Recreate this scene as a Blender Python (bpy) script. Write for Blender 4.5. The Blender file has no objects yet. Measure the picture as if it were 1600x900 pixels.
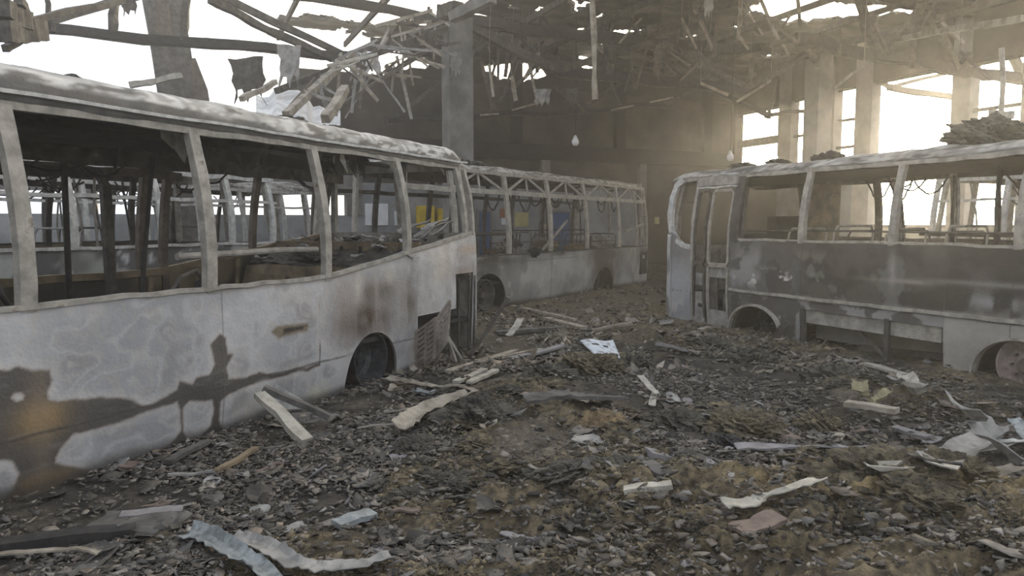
import bpy, math, random
import numpy as np
from mathutils import Vector, Matrix
SC = bpy.context.scene
COL = SC.collection
RNG = random.Random(7)
NR = np.random.RandomState(11)

# ------------------------------------------------------------------ camera, sky, sun, exposure
F = 1150.0; EYE = 1.8
PITCH = math.atan(99/F)
cam_d = bpy.data.cameras.new('camera'); cam = bpy.data.objects.new('camera', cam_d); COL.objects.link(cam)
cam.location = (0, 0, EYE); cam.rotation_euler = (math.pi/2-PITCH, 0, 0)
cam_d.sensor_width = 36; cam_d.lens = F/1600*36; cam_d.clip_start = .05; cam_d.clip_end = 400
SC.camera = cam
SC.view_settings.view_transform = 'Standard'; SC.view_settings.look = 'None'
SC.view_settings.gamma = 1; SC.view_settings.use_curve_mapping = False
SC.view_settings.exposure = 0.0
SC.cycles.use_denoising = True
SC.cycles.max_bounces = 5; SC.cycles.diffuse_bounces = 3; SC.cycles.glossy_bounces = 2
SC.cycles.volume_bounces = 1; SC.cycles.transparent_max_bounces = 6
SC.cycles.sample_clamp_indirect = 3.0

SUN_AZ = math.radians(27.5); SUN_EL = math.radians(10.5)
SUN_DIR = Vector((math.sin(SUN_AZ)*math.cos(SUN_EL), math.cos(SUN_AZ)*math.cos(SUN_EL), math.sin(SUN_EL)))
w = bpy.data.worlds.new('sky'); SC.world = w; w.use_nodes = True
nt = w.node_tree; nt.nodes.clear()
def N(nt, t, **kw):
    n = nt.nodes.new(t)
    for k, v in kw.items(): setattr(n, k, v)
    return n
out = N(nt, 'ShaderNodeOutputWorld'); bg = N(nt, 'ShaderNodeBackground')
tc = N(nt, 'ShaderNodeTexCoord')
dot = N(nt, 'ShaderNodeVectorMath', operation='DOT_PRODUCT'); dot.inputs[1].default_value = SUN_DIR
nt.links.new(tc.outputs['Generated'], dot.inputs[0])
mr = N(nt, 'ShaderNodeMapRange'); mr.inputs[1].default_value = .55; mr.inputs[2].default_value = 1.0
nt.links.new(dot.outputs['Value'], mr.inputs[0])
pw = N(nt, 'ShaderNodeMath', operation='POWER'); pw.inputs[1].default_value = 2.2
nt.links.new(mr.outputs[0], pw.inputs[0])
sky_mix = N(nt, 'ShaderNodeMix', data_type='RGBA')
sky_mix.inputs[6].default_value = (1.02, 1.07, 1.16, 1); sky_mix.inputs[7].default_value = (5.6, 4.9, 3.7, 1)
nt.links.new(pw.outputs[0], sky_mix.inputs[0])
pw2 = N(nt, 'ShaderNodeMath', operation='POWER'); pw2.inputs[1].default_value = 14
nt.links.new(mr.outputs[0], pw2.inputs[0])
glow = N(nt, 'ShaderNodeMix', data_type='RGBA', blend_type='ADD'); glow.inputs[7].default_value = (48, 40, 27, 1)
nt.links.new(pw2.outputs[0], glow.inputs[0]); nt.links.new(sky_mix.outputs[2], glow.inputs[6])
nt.links.new(glow.outputs[2], bg.inputs[0]); bg.inputs[1].default_value = 1.12
nt.links.new(bg.outputs[0], out.inputs[0])
sd = bpy.data.lights.new('sun', 'SUN'); so = bpy.data.objects.new('sun', sd); COL.objects.link(so)
sd.energy = 2.2; sd.color = (1, .87, .66); sd.angle = math.radians(3)
so.rotation_euler = (-SUN_DIR).to_track_quat('-Z', 'Y').to_euler(); so.location = (12, 24, 12)

# ------------------------------------------------------------------ pixel helpers (1600x900)
UP = Vector((0, math.sin(PITCH), math.cos(PITCH))); FW = Vector((0, math.cos(PITCH), -math.sin(PITCH)))
EYEV = Vector((0, 0, EYE))
def ray(px, py): return Vector((1, 0, 0))*((px-800)/F) + UP*((450-py)/F) + FW
def at(px, py, Y): r = ray(px, py); return EYEV + r*(Y/r.y)
def gnd(px, py, z=0.0): r = ray(px, py); return EYEV + r*((z-EYE)/r.z)

# ------------------------------------------------------------------ noise
def _h(ix, iy, s):
    n = (ix*374761393 + iy*668265263 + s*1442695041) & 0xffffffff
    n = ((n ^ (n >> 13))*1274126177) & 0xffffffff
    return ((n ^ (n >> 16)) & 0xffff)/65535.0
def vn(x, y, s=0):
    x = np.asarray(x, float); y = np.asarray(y, float)
    ix = np.floor(x).astype(np.int64); iy = np.floor(y).astype(np.int64)
    fx = x-ix; fy = y-iy; fx = fx*fx*(3-2*fx); fy = fy*fy*(3-2*fy)
    return (_h(ix, iy, s)*(1-fx)+_h(ix+1, iy, s)*fx)*(1-fy) + (_h(ix, iy+1, s)*(1-fx)+_h(ix+1, iy+1, s)*fx)*fy
def fbm(x, y, s=0, o=4):
    r = 0; a = .5; t = 0
    for i in range(o):
        r = r + a*vn(np.asarray(x)*2**i+i*17.3, np.asarray(y)*2**i-i*9.1, s+i*7); t += a; a *= .5
    return r/t
def sst(a, b, x): t = np.clip((x-a)/(b-a), 0, 1); return t*t*(3-2*t)

# ------------------------------------------------------------------ materials
MATS = {}
def mat(name, c1, c2, scale=6, rough=.85, bump=.3, metallic=0.0, attr=False, c3=None, detail=6, lo=.38, hi=.62):
    if name in MATS: return MATS[name]
    m = bpy.data.materials.new(name); m.use_nodes = True; nt = m.node_tree; nt.nodes.clear()
    o = N(nt, 'ShaderNodeOutputMaterial'); p = N(nt, 'ShaderNodeBsdfPrincipled'); nt.links.new(p.outputs[0], o.inputs[0])
    tc = N(nt, 'ShaderNodeTexCoord'); no = N(nt, 'ShaderNodeTexNoise'); no.inputs['Scale'].default_value = scale
    no.inputs['Detail'].default_value = detail; no.inputs['Roughness'].default_value = .62
    nt.links.new(tc.outputs['Object'], no.inputs['Vector'])
    cr = N(nt, 'ShaderNodeValToRGB'); e = cr.color_ramp.elements
    if attr and name == 'scorched_paint': c1, c2, lo, hi = (.90, .90, .90), (1.07, 1.07, 1.07), .3, .7
    elif attr: c1, c2 = (.68, .68, .68), (1.22, 1.22, 1.22)
    e[0].position = lo; e[0].color = (*c1, 1); e[1].position = hi; e[1].color = (*c2, 1)
    if c3: q = cr.color_ramp.elements.new(min(.99, hi+.12)); q.color = (*c3, 1)
    nt.links.new(no.outputs[0], cr.inputs[0])
    src = cr.outputs[0]
    if attr:
        a = N(nt, 'ShaderNodeAttribute'); a.attribute_name = 'col'
        mx = N(nt, 'ShaderNodeMix', data_type='RGBA', blend_type='MULTIPLY'); mx.inputs[0].default_value = 1
        nt.links.new(a.outputs['Color'], mx.inputs[6]); nt.links.new(src, mx.inputs[7]); src = mx.outputs[2]
    nt.links.new(src, p.inputs['Base Color'])
    p.inputs['Roughness'].default_value = rough; p.inputs['Metallic'].default_value = metallic
    if bump:
        n2 = N(nt, 'ShaderNodeTexNoise'); n2.inputs['Scale'].default_value = scale*4; n2.inputs['Detail'].default_value = 5
        nt.links.new(tc.outputs['Object'], n2.inputs['Vector'])
        b = N(nt, 'ShaderNodeBump'); b.inputs['Strength'].default_value = bump; b.inputs['Distance'].default_value = .02
        nt.links.new(n2.outputs[0], b.inputs['Height']); nt.links.new(b.outputs[0], p.inputs['Normal'])
    MATS[name] = m; return m
M_ASH = mat('ash_coated_metal', (.19, .18, .16), (.34, .32, .285), 7, c3=(.12, .09, .065))
M_ASHW = mat('white_ash_metal', (.3, .3, .29), (.52, .52, .5), 9, c3=(.16, .14, .12))
M_BURNT = mat('burnt_steel', (.030, .028, .026), (.085, .076, .066), 7, c3=(.16, .15, .14))
M_BLACK = mat('charred_black', (.012, .012, .013), (.035, .033, .032), 9)
M_RUST = mat('brown_rust', (.062, .050, .041), (.125, .102, .083), 8, c3=(.05, .042, .037))
M_TAN = mat('scorched_tan_panel', (.10, .078, .05), (.21, .165, .105), 4, c3=(.06, .05, .04))
M_PANEL = mat('scorched_paint', None, None, 9, rough=.62, bump=.25, attr=True)
M_GROUND = mat('ash_and_rubble', None, None, 22, rough=.95, bump=.9, attr=True)
M_FLAKE = mat('charred_flake', None, None, 14, rough=.8, bump=.5, attr=True)
M_CONC = mat('sooty_concrete', (.10, .098, .094), (.19, .185, .178), 1.6, c3=(.25, .24, .23))
M_CONCL = mat('pale_concrete', (.26, .25, .225), (.42, .40, .36), 1.2)
M_WALLB = mat('soot_blackened_wall', (.006, .006, .006), (.022, .021, .019), 1.1)
M_WALLM = mat('smoke_browned_wall', (.026, .021, .018), (.072, .060, .050), .8, c3=(.11, .10, .088))
M_WALLG = mat('grey_plaster_wall', (.17, .18, .19), (.29, .30, .31), .9, c3=(.10, .10, .10))
M_DECK = mat('burnt_roof_deck', (.02, .019, .018), (.07, .064, .056), 1.8, c3=(.13, .12, .105))
M_LATH = mat('scorched_lath', (.16, .14, .11), (.33, .30, .25), 5, c3=(.09, .07, .055))
M_SHEET = mat('buckled_sheet', (.14, .14, .135), (.29, .28, .265), 6, rough=.6, c3=(.11, .10, .09))
M_BLUES = mat('bluish_galvanised_sheet', (.12, .135, .14), (.27, .295, .30), 10, rough=.55, c3=(.12, .12, .11))
M_CREAM = mat('pale_plank', (.24, .228, .195), (.40, .38, .33), 7, c3=(.18, .16, .13))
M_ENAM = mat('white_enamel', (.5, .53, .56), (.72, .75, .78), 6, rough=.4, bump=.1)
M_REDB = mat('reddish_board', (.09, .068, .058), (.17, .128, .108), 6)
M_DARKB = mat('charred_board', (.045, .043, .04), (.11, .105, .10), 6, c3=(.17, .16, .15))
M_MAUVE = mat('mauve_grey_board', (.14, .135, .14), (.23, .22, .225), 6)
M_WOOL = mat('scorched_mineral_wool', (.035, .030, .022), (.13, .108, .068), 14, rough=1, bump=1, c3=(.26, .22, .14))
M_CURL = mat('yellowish_curled_flake', (.16, .145, .09), (.30, .27, .17), 6)
M_LOUV = mat('burnt_louvre_steel', (.10, .088, .075), (.20, .175, .15), 8)
M_WOOLD = mat('blackened_mineral_wool', (.022, .021, .019), (.085, .078, .062), 9, rough=1, bump=1)
M_BLUE = mat('blue_door_paint', (.035, .075, .18), (.05, .10, .24), 2, bump=0)
M_YEL = mat('yellow_paint', (.50, .36, .03), (.66, .48, .05), 3, bump=0)
M_YELP = mat('pale_yellow_board', (.36, .33, .14), (.46, .42, .2), 3, bump=0)
M_ORNG = mat('orange_brown_board', (.22, .085, .04), (.30, .12, .06), 3, bump=0)
M_WHT = mat('white_paper', (.6, .62, .66), (.75, .76, .78), 3, bump=0)
M_RIMP = mat('pinkish_rusted_wheel', (.14, .11, .10), (.26, .21, .19), 7)
M_RIM = mat('shaded_blue_wheel_steel', (.012, .013, .015), (.06, .066, .075), 7, rough=.45, metallic=.3)  # bluish rim steel with the shade of the arch put into its colour
M_SNOW = mat('bright_collapsed_sheet', (.5, .51, .52), (.8, .8, .8), 3, rough=.6)
M_OUT = mat('outside_ground', (.4, .39, .36), (.55, .53, .5), .3)

# ------------------------------------------------------------------ mesh building
def link(o, parent=None):
    COL.objects.link(o)
    if parent: o.parent = parent
    return o
def tag(o, label=None, cat=None, group=None, kind=None):
    if label: o['label'] = label
    if cat: o['category'] = cat
    if group: o['group'] = group
    if kind: o['kind'] = kind
    return o
def empty(name, loc=(0, 0, 0), rz=0.0):
    o = bpy.data.objects.new(name, None); o.location = loc; o.rotation_euler = (0, 0, rz); o.empty_display_size = .2
    return link(o)
def mesh_np(name, V, Fq, m, parent=None, col=None, smooth=False):
    """V (n,3), Fq: (k,4) or (k,3) int array or list of arrays"""
    me = bpy.data.meshes.new(name); V = np.asarray(V, np.float32)
    fl = Fq if isinstance(Fq, list) else [Fq]
    fl = [np.asarray(f, np.int32) for f in fl if len(f)]
    loops = np.concatenate([f.ravel() for f in fl]); sizes = np.concatenate([np.full(len(f), f.shape[1], np.int32) for f in fl])
    me.vertices.add(len(V)); me.vertices.foreach_set('co', V.ravel())
    me.loops.add(len(loops)); me.loops.foreach_set('vertex_index', loops)
    me.polygons.add(len(sizes)); st = np.concatenate([[0], np.cumsum(sizes)[:-1]]).astype(np.int32)
    me.polygons.foreach_set('loop_start', st)
    if smooth: me.polygons.foreach_set('use_smooth', np.ones(len(sizes), bool))
    me.update(calc_edges=True)
    if col is not None:
        a = me.color_attributes.new('col', 'FLOAT_COLOR', 'POINT')
        c = np.ones((len(V), 4), np.float32); c[:, :3] = col; a.data.foreach_set('color', c.ravel())
    me.materials.append(m); me.validate()
    return link(bpy.data.objects.new(name, me), parent)
class MB:
    def __init__(s): s.v = []; s.f = []
    def quadring(s, rings, cap=True, close=False):
        b = len(s.v); n = len(rings[0])
        for r in rings: s.v += [tuple(p) for p in r]
        m = len(rings)
        for i in range(m if close else m-1):
            for j in range(n):
                a0 = b+i*n+j; a1 = b+i*n+(j+1) % n; c0 = b+((i+1) % m)*n+j; c1 = b+((i+1) % m)*n+(j+1) % n
                s.f.append((a0, a1, c1, c0))
        if cap and not close:
            s.f.append(tuple(b+j for j in reversed(range(n)))); s.f.append(tuple(b+(m-1)*n+j for j in range(n)))
        return s
    def beam(s, pts, wd, ht, up=(0, 0, 1), jit=0.0, taper=None):
        pts = [Vector(p) for p in pts]; up = Vector(up); rings = []
        for i, p in enumerate(pts):
            d = (pts[min(i+1, len(pts)-1)]-pts[max(i-1, 0)]).normalized()
            sd = d.cross(up)
            if sd.length < .05: sd = d.cross(Vector((1, .3, 0)))
            sd.normalize(); u = sd.cross(d).normalized()
            k = 1 if taper is None else 1+(taper-1)*i/(len(pts)-1)
            ww = wd*k*(1+RNG.uniform(-jit, jit)); hh = ht*k*(1+RNG.uniform(-jit, jit))
            rings.append([p+sd*ww/2+u*hh/2, p-sd*ww/2+u*hh/2, p-sd*ww/2-u*hh/2, p+sd*ww/2-u*hh/2])
        return s.quadring(rings)
    def tube(s, pts, r, n=8, r2=None):
        pts = [Vector(p) for p in pts]; rings = []; ref = None
        for i, p in enumerate(pts):
            d = (pts[min(i+1, len(pts)-1)]-pts[max(i-1, 0)]).normalized()
            if ref is None or abs(ref.dot(d)) > .98: ref = Vector((0, 0, 1)) if abs(d.z) < .9 else Vector((1, 0, 0))
            a = d.cross(ref).normalized(); b = a.cross(d).normalized(); ref = b
            rr = r if r2 is None else r+(r2-r)*i/(len(pts)-1)
            rings.append([p+a*rr*math.cos(2*math.pi*j/n)+b*rr*math.sin(2*math.pi*j/n) for j in range(n)])
        return s.quadring(rings)
    def box(s, lo, hi, mtx=None):
        c = [Vector((x, y, z)) for z in (lo[2], hi[2]) for x, y in ((lo[0], lo[1]), (hi[0], lo[1]), (hi[0], hi[1]), (lo[0], hi[1]))]
        if mtx is not None: c = [mtx @ p for p in c]
        b = len(s.v); s.v += [tuple(p) for p in c]
        s.f += [tuple(b+i for i in q) for q in ((3, 2, 1, 0), (4, 5, 6, 7), (0, 1, 5, 4), (1, 2, 6, 5), (2, 3, 7, 6), (3, 0, 4, 7))]
        return s
    def lathe(s, prof, org, ax, n=40):
        """prof: list of (along, radius); closed revolve about ax through org"""
        ax = Vector(ax).normalized(); a = ax.orthogonal().normalized(); b = ax.cross(a); org = Vector(org)
        rings = [[org+ax*h+(a*math.cos(2*math.pi*j/n)+b*math.sin(2*math.pi*j/n))*max(r, .001) for j in range(n)] for h, r in prof]
        return s.quadring(rings)
    def sheet(s, grid, th):
        """grid of points rows x cols, thickness th downwards"""
        R = len(grid); C = len(grid[0]); b = len(s.v)
        g = [[Vector(p) for p in r] for r in grid]
        nrm = [[None]*C for _ in range(R)]
        for i in range(R):
            for j in range(C):
                du = g[min(i+1, R-1)][j]-g[max(i-1, 0)][j]; dv = g[i][min(j+1, C-1)]-g[i][max(j-1, 0)]
                n_ = du.cross(dv); nrm[i][j] = n_.normalized() if n_.length > 1e-9 else Vector((0, 0, 1))
        for k in (0, 1):
            for i in range(R):
                for j in range(C): s.v.append(tuple(g[i][j]-nrm[i][j]*th*k))
        I = lambda k, i, j: b+k*R*C+i*C+j
        for i in range(R-1):
            for j in range(C-1):
                s.f.append((I(0, i, j), I(0, i+1, j), I(0, i+1, j+1), I(0, i, j+1)))
                s.f.append((I(1, i, j), I(1, i, j+1), I(1, i+1, j+1), I(1, i+1, j)))
        ed = [(0, j) for j in range(C)]+[(i, C-1) for i in range(1, R)]+[(R-1, j) for j in range(C-2, -1, -1)]+[(i, 0) for i in range(R-2, 0, -1)]
        for q in range(len(ed)):
            (i, j), (k, l) = ed[q], ed[(q+1) % len(ed)]
            s.f.append((I(0, i, j), I(0, k, l), I(1, k, l), I(1, i, j)))
        return s
    def build(s, name, m, parent=None, smooth=False):
        me = bpy.data.meshes.new(name); me.from_pydata(s.v, [], s.f); me.materials.append(m)
        if smooth:
            for p in me.polygons: p.use_smooth = True
        me.update(); return link(bpy.data.objects.new(name, me), parent)
def copy_tree(o, parent=None):
    c = o.copy(); link(c); c.parent = parent
    for ch in list(o.children): copy_tree(ch, c)
    return c
def bent(p0, p1, n=6, amp=.02, sag=0.0):
    p0 = Vector(p0); p1 = Vector(p1); r = []
    ph = [RNG.uniform(0, 6.28) for _ in range(3)]
    for i in range(n+1):
        t = i/n; p = p0.lerp(p1, t); e = math.sin(math.pi*t)
        p = p+Vector((math.sin(ph[0]+t*5), math.sin(ph[1]+t*6), math.sin(ph[2]+t*5)))*amp*e
        p.z -= sag*e; r.append(p)
    return r

# ------------------------------------------------------------------ ground height
BUSES = {}   # name: origin (x,y), dir
def gh(x, y):
    x = np.asarray(x, float); y = np.asarray(y, float)
    h = .05+.075*(fbm(x*.9, y*.9, 3, 3)-.4)
    wool = sst(.44, .62, fbm(x*.55+3, y*.55, 21, 3)+.10*sst(0, 3, x)-.05)
    lum = np.abs(fbm(x*3.1, y*3.1, 8, 4)-.5)*2
    h = h+wool*((.12+.18*sst(-.5, 1.5, x))*(1-lum)-.04+.07*fbm(x*9, y*9, 5, 4))
    h = h+.026*fbm(x*14, y*14, 13, 4)-.02
    d1 = np.abs((x+3.2)*.906-(y-4.6)*.424)-0; d2 = np.abs((x-3.19)*.903+(y-13.1)*.43); d3 = np.abs((x+.04)*.844-(y-15.7)*.536)
    k = .25+.75*np.minimum(np.minimum(sst(.3, 1.8, d1), sst(.3, 3.2, d2)), sst(0, .8, d3))
    return (h+.01)*k*(.55+.45*sst(-1.5, 1.0, x+.1*y))
def ghs(x, y): return float(gh(np.array([x]), np.array([y]))[0])

# ------------------------------------------------------------------ setting
A = Vector((-.407, .9135, 0)); B = Vector((.9135, .407, 0)); C0 = Vector((8.87, 30, 0))   # building axes, far right corner
def bp(u, v, z=0): return C0-B*u-A*v+Vector((0, 0, z))      # u leftwards along back wall, v towards the viewer along the right wall
def wall_box(mb, u0, u1, v0, v1, z0, z1):
    c = [bp(u, v, z) for z in (z0, z1) for u, v in ((u0, v0), (u1, v0), (u1, v1), (u0, v1))]
    b = len(mb.v); mb.v += [tuple(p) for p in c]
    mb.f += [tuple(b+i for i in q) for q in ((0, 1, 2, 3), (7, 6, 5, 4), (4, 5, 1, 0), (5, 6, 2, 1), (6, 7, 3, 2), (7, 4, 0, 3))]
    return mb
fl = MB(); fl.box((-40, -14, -.3), (30, 40, -.02)); tag(fl.build('floor', M_CONC), 'sooty concrete floor of the burnt depot under the rubble', 'floor', kind='structure')
og = MB(); og.box((-120, -60, -.6), (140, 200, -.35)); tag(og.build('ground', M_OUT), 'pale yard ground outside the hall', 'ground', kind='structure')
def S(o, l): return tag(o, l, o.name.split('_')[0].split('.')[0], kind='structure')
bw = MB()
wall_box(bw, 0, 17.2, -.4, 0, 4.62, 6.6); S(bw.build('wall_back', M_WALLM), 'smoke browned upper back wall above the dark lintel')
UPPER_WALL = True
bw = MB(); wall_box(bw, -.2, 17.4, -.5, .25, 4.08, 4.62); S(bw.build('beam_back', M_WALLB), 'dark soot blackened lintel beam across the back wall')
bw = MB(); wall_box(bw, 0, 4.2, -.4, 0, -.2, 4.08); S(bw.build('wall_back', M_WALLM), 'brown scorched back wall beside the far corner of the hall')
bw = MB(); wall_box(bw, 4.2, 15, -.4, 0, 3.15, 4.08); S(bw.build('wall_back', M_WALLM), 'dim concrete strip of back wall under the lintel')
bw = MB(); wall_box(bw, 4.2, 15, -.4, 0, -.2, 3.15); S(bw.build('wall_back', M_WALLG), 'grey painted lower back wall with blue doors')
# brown wall bays, piers
pm = MB()
for u in (2.1, 6.3, 10.5, 14.7): pass
for i, u in enumerate((1.2, 5.2, 9.4)):
    q = MB(); wall_box(q, u, u+.38, 0, .22, 4.62, 8.0); S(q.build('pillar_back', M_WALLB), 'dark pilaster standing proud of the back wall above the lintel')
for i, u in enumerate((4.2, 8.3, 12.5)):
    q = MB(); wall_box(q, u, u+.32, 0, .18, -.1, 4.08); S(q.build('pillar_back', M_CONC), 'concrete pier on the lower back wall')
# far left low wall beyond the roof collapse
bw = MB(); wall_box(bw, 15, 46, -.4, 0, -.2, 2.1); S(bw.build('wall_left', M_WALLG), 'pale low sill wall at the far left beyond the wrecks')
bw = MB(); wall_box(bw, 15, 46, -.45, .1, 2.75, 3.5); S(bw.build('beam_left', M_CONC), 'concrete beam over the open bays at the far left')
for k in range(13):
    bw = MB(); wall_box(bw, 15+k*2.5, 15.5+k*2.5, -.4, .05, 2.1, 2.75); S(bw.build('pillar_left', M_CONC), 'short concrete pier between open bays at the far left')
# right wall with tall openings
def rwall(v0, v1, z0, z1, m, l, name='wall_right', t=.4):
    q = MB(); wall_box(q, -t, 0, v0, v1, z0, z1); return S(q.build(name, m), l)
rwall(-.4, 0.15, -.2, 8.1, M_WALLB, 'dark corner pier where the back and right walls meet')
RW = [(.15, 2.5, 6.2), (3.1, 4.0, 6.3), (5.05, 5.9, 6.35), (6.55, 9.25, 6.35), (9.8, 11.2, 6.3), (11.75, 14.2, 6.35), (14.8, 17.3, 6.3)]
SILL = (3.9, 3.9, 3.5, 1.7, 1.7, 1.7, 1.7)
prev = .15
for i, (a, b, zt) in enumerate(RW):
    if a > prev: rwall(prev, a, -.2, 8.1, M_CONCL if i > 1 else M_CONC, 'concrete pier between tall openings in the right wall')
    rwall(a, b, zt, 8.1, M_WALLM, 'scorched wall over a tall opening in the right wall')
    rwall(a, b, -.2, SILL[i], (M_WALLM, M_CONC, M_WALLG, M_CONCL, M_CONCL, M_CONCL, M_CONCL)[i], 'sill wall under a tall opening in the right wall')
    prev = b
rwall(prev, 22, -.2, 8.1, M_CONC, 'plain end of the right wall nearest the viewer')
# window frames in the openings
for i, (a, b, zt) in enumerate(RW[:5]):
    q = MB()
    wall_box(q, -.22, -.16, a, b, SILL[i], SILL[i]+.1); wall_box(q, -.22, -.16, a, b, zt-.08, zt)
    rows = ((4.9,), (5.0,), (4.4, 5.3), (), (5.0,))[i]
    for z in rows: wall_box(q, -.23, -.15, a, b, z-.05, z+.05)
    if i == 0:
        for k in range(16):
            v = a+(b-a)*(k+.5)/16
            wall_box(q, -.2, -.18, v-.012, v+.012, 5.15, 5.95)
            wall_box(q, -.2, -.18, v-.012, v+.012, 4.35, 4.9)
        wall_box(q, -.23, -.15, a, b, 4.95, 5.15)
    o = q.build('window_%d' % (i+1), M_BURNT)
    tag(o, ['barred steel window frame nearest the dark corner', 'narrow steel window frame second from the corner', 'narrow three pane window frame just right of the pale free column',
            'widest empty window frame in the right wall', 'empty window frame right of the widest opening'][i], 'window', kind='structure')
# columns
def column(k_pt, w_, z1, label, m=M_CONC, lean=(0, 0), kids=False, wl=.62):
    q = MB(); c = Vector(k_pt); rings = []
    for i in range(13):
        t = i/12; cc = c+Vector((lean[0]*t*t, lean[1]*t*t, z1*t)); s = w_/2*(1+RNG.uniform(-.012, .012)); sl = wl/2
        rings.append([cc+B*s*a_+A*sl*b_ for a_, b_ in ((-1, -1), (1, -1), (1, 1), (-1, 1))])
    q.quadring(rings); o = q.build('column', m)
    return S(o, label)
CM = Vector((-1.44, 19.8, 0))
column(CM, .66, 7.15, 'sooty square concrete column rising behind the buses at the centre')
CR = CM+B*12.75
column(CR, .62, 7.6, 'pale square concrete column in front of the bright right windows', M_CONCL)
column(Vector((-8.92, 20.6, 0)), 1.0, 9.2, 'fire-warped dark column standing against the white sky', M_DARKB, (-.80, 0), wl=.8)
q = MB()
for i, (dx, z0, z1, w0) in enumerate(((.5, 4.6, 6.2, .5), (-.35, 6.9, 8.5, .35))):
    p = Vector((-9.0+dx, 20.0, 0)); q.sheet([[p+Vector((-.1*i, 0, z0)), p+Vector((w0, .05, z0-.2))], [p+Vector((0, 0, (z0+z1)/2)), p+Vector((w0*.7, .1, (z0+z1)/2))], [p+Vector((0, 0, z1)), p+Vector((.1, 0, z1))]], .03)
tag(q.build('peeling_cladding', M_RUST), 'rusty cladding peeling off the warped dark column', 'cladding')
# peeled plaster on centre column

# ------------------------------------------------------------------ bus building
def shell(name, P, T, m, parent, keep=None, cf=None, cb=None, smooth=True):
    P = np.asarray(P, float); nr, nc = P.shape[:2]
    if keep is None: keep = np.ones((nr-1, nc-1), bool)
    V = np.concatenate([P.reshape(-1, 3), (P+T).reshape(-1, 3)]); n = nr*nc
    I = np.arange(n).reshape(nr, nc)
    a, b, c, d = I[:-1, :-1][keep], I[:-1, 1:][keep], I[1:, 1:][keep], I[1:, :-1][keep]
    F1 = np.stack([a, b, c, d], 1); F2 = np.stack([a+n, d+n, c+n, b+n], 1)
    kp = np.pad(keep, 1)
    fs = [F1, F2]
    vh = kp[1:-1, 1:] != kp[1:-1, :-1]     # vertical edges (row i, between cols j-1 and j)
    i, j = np.nonzero(vh); e0 = I[i, j]; e1 = I[i+1, j]; fs.append(np.stack([e0, e1, e1+n, e0+n], 1))
    hh = kp[1:, 1:-1] != kp[:-1, 1:-1]
    i, j = np.nonzero(hh); e0 = I[i, j]; e1 = I[i, j+1]; fs.append(np.stack([e0, e1, e1+n, e0+n], 1))
    F_ = np.concatenate(fs)
    used = np.unique(F_); mp = np.zeros(2*n, int); mp[used] = np.arange(len(used)); F_ = mp[F_]; V = V[used]
    col = None
    if cf is not None:
        cb = cf*0+np.array([.03, .028, .026]) if cb is None else cb
        col = np.concatenate([cf.reshape(-1, 3), cb.reshape(-1, 3)])[used]
    o = mesh_np(name, V, F_, m, parent, col, smooth=False)
    return o
def off(z, belt, cant): return np.where(z < .55, .05*np.clip((.55-z)/.55, 0, 1)**1.5, 0)+.16*np.clip((z-belt)/(cant-belt), 0, 1)**1.8
def rgb(*c): return np.array(c, float)
def mixc(a, b, k): k = np.asarray(k)[..., None]; return a*(1-k)+b*k
def pts_sdf(poly, X, Y):
    d = np.full(X.shape, 1e9); ins = np.zeros(X.shape, bool); n = len(poly)
    for i in range(n):
        x0, y0 = poly[i]; x1, y1 = poly[(i+1) % n]; ex, ey = x1-x0, y1-y0
        t = np.clip(((X-x0)*ex+(Y-y0)*ey)/(ex*ex+ey*ey+1e-12), 0, 1)
        d = np.minimum(d, np.hypot(X-x0-t*ex, Y-y0-t*ey))
        c = ((y0 > Y) != (y1 > Y)) & (X < (x1-x0)*(Y-y0)/((y1-y0) if y1 != y0 else 1e-9)+x0); ins ^= c
    return np.where(ins, -d, d)

def upper_wall():
    u = np.linspace(0, 15.5, 240); z = np.linspace(6.6, 8.1, 34); U, Z = np.meshgrid(u, z, indexing='ij')
    P = np.stack([C0.x-B.x*U, C0.y-B.y*U, Z], -1); f = fbm(U*2.2, Z*3.5, 301, 4)-.5
    keep = Z < 8.4-1.5*sst(11.8, 15.0, U)+1.0*f
    for (cx, cy, a, b) in ((808, 112, 1.15, .30), (768, 108, .3, .14), (922, 92, .42, .34), (925, 66, .55, .12), (985, 96, .35, .10), (560, 110, .9, .35), (640, 95, .7, .3), (1045, 86, .16, .14)):
        r = ray(cx, cy); k = (C0-EYEV).dot(A)/r.dot(A); p = EYEV+r*k; uu = -(p-C0).dot(B); keep &= ((U-uu)/a)**2+((Z-p.z)/b)**2+2.2*f > 1
    c = mixc(rgb(.006, .006, .006), rgb(.028, .026, .024), fbm(U, Z, 302))
    o = shell('wall_back', P, np.array([A.x*.3, A.y*.3, 0]), M_PANEL, None, keep[:-1, :-1], c, c)
    tag(o, 'soot blackened top of the back wall broken by ragged daylight gaps', 'wall', kind='structure')
upper_wall()
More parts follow.
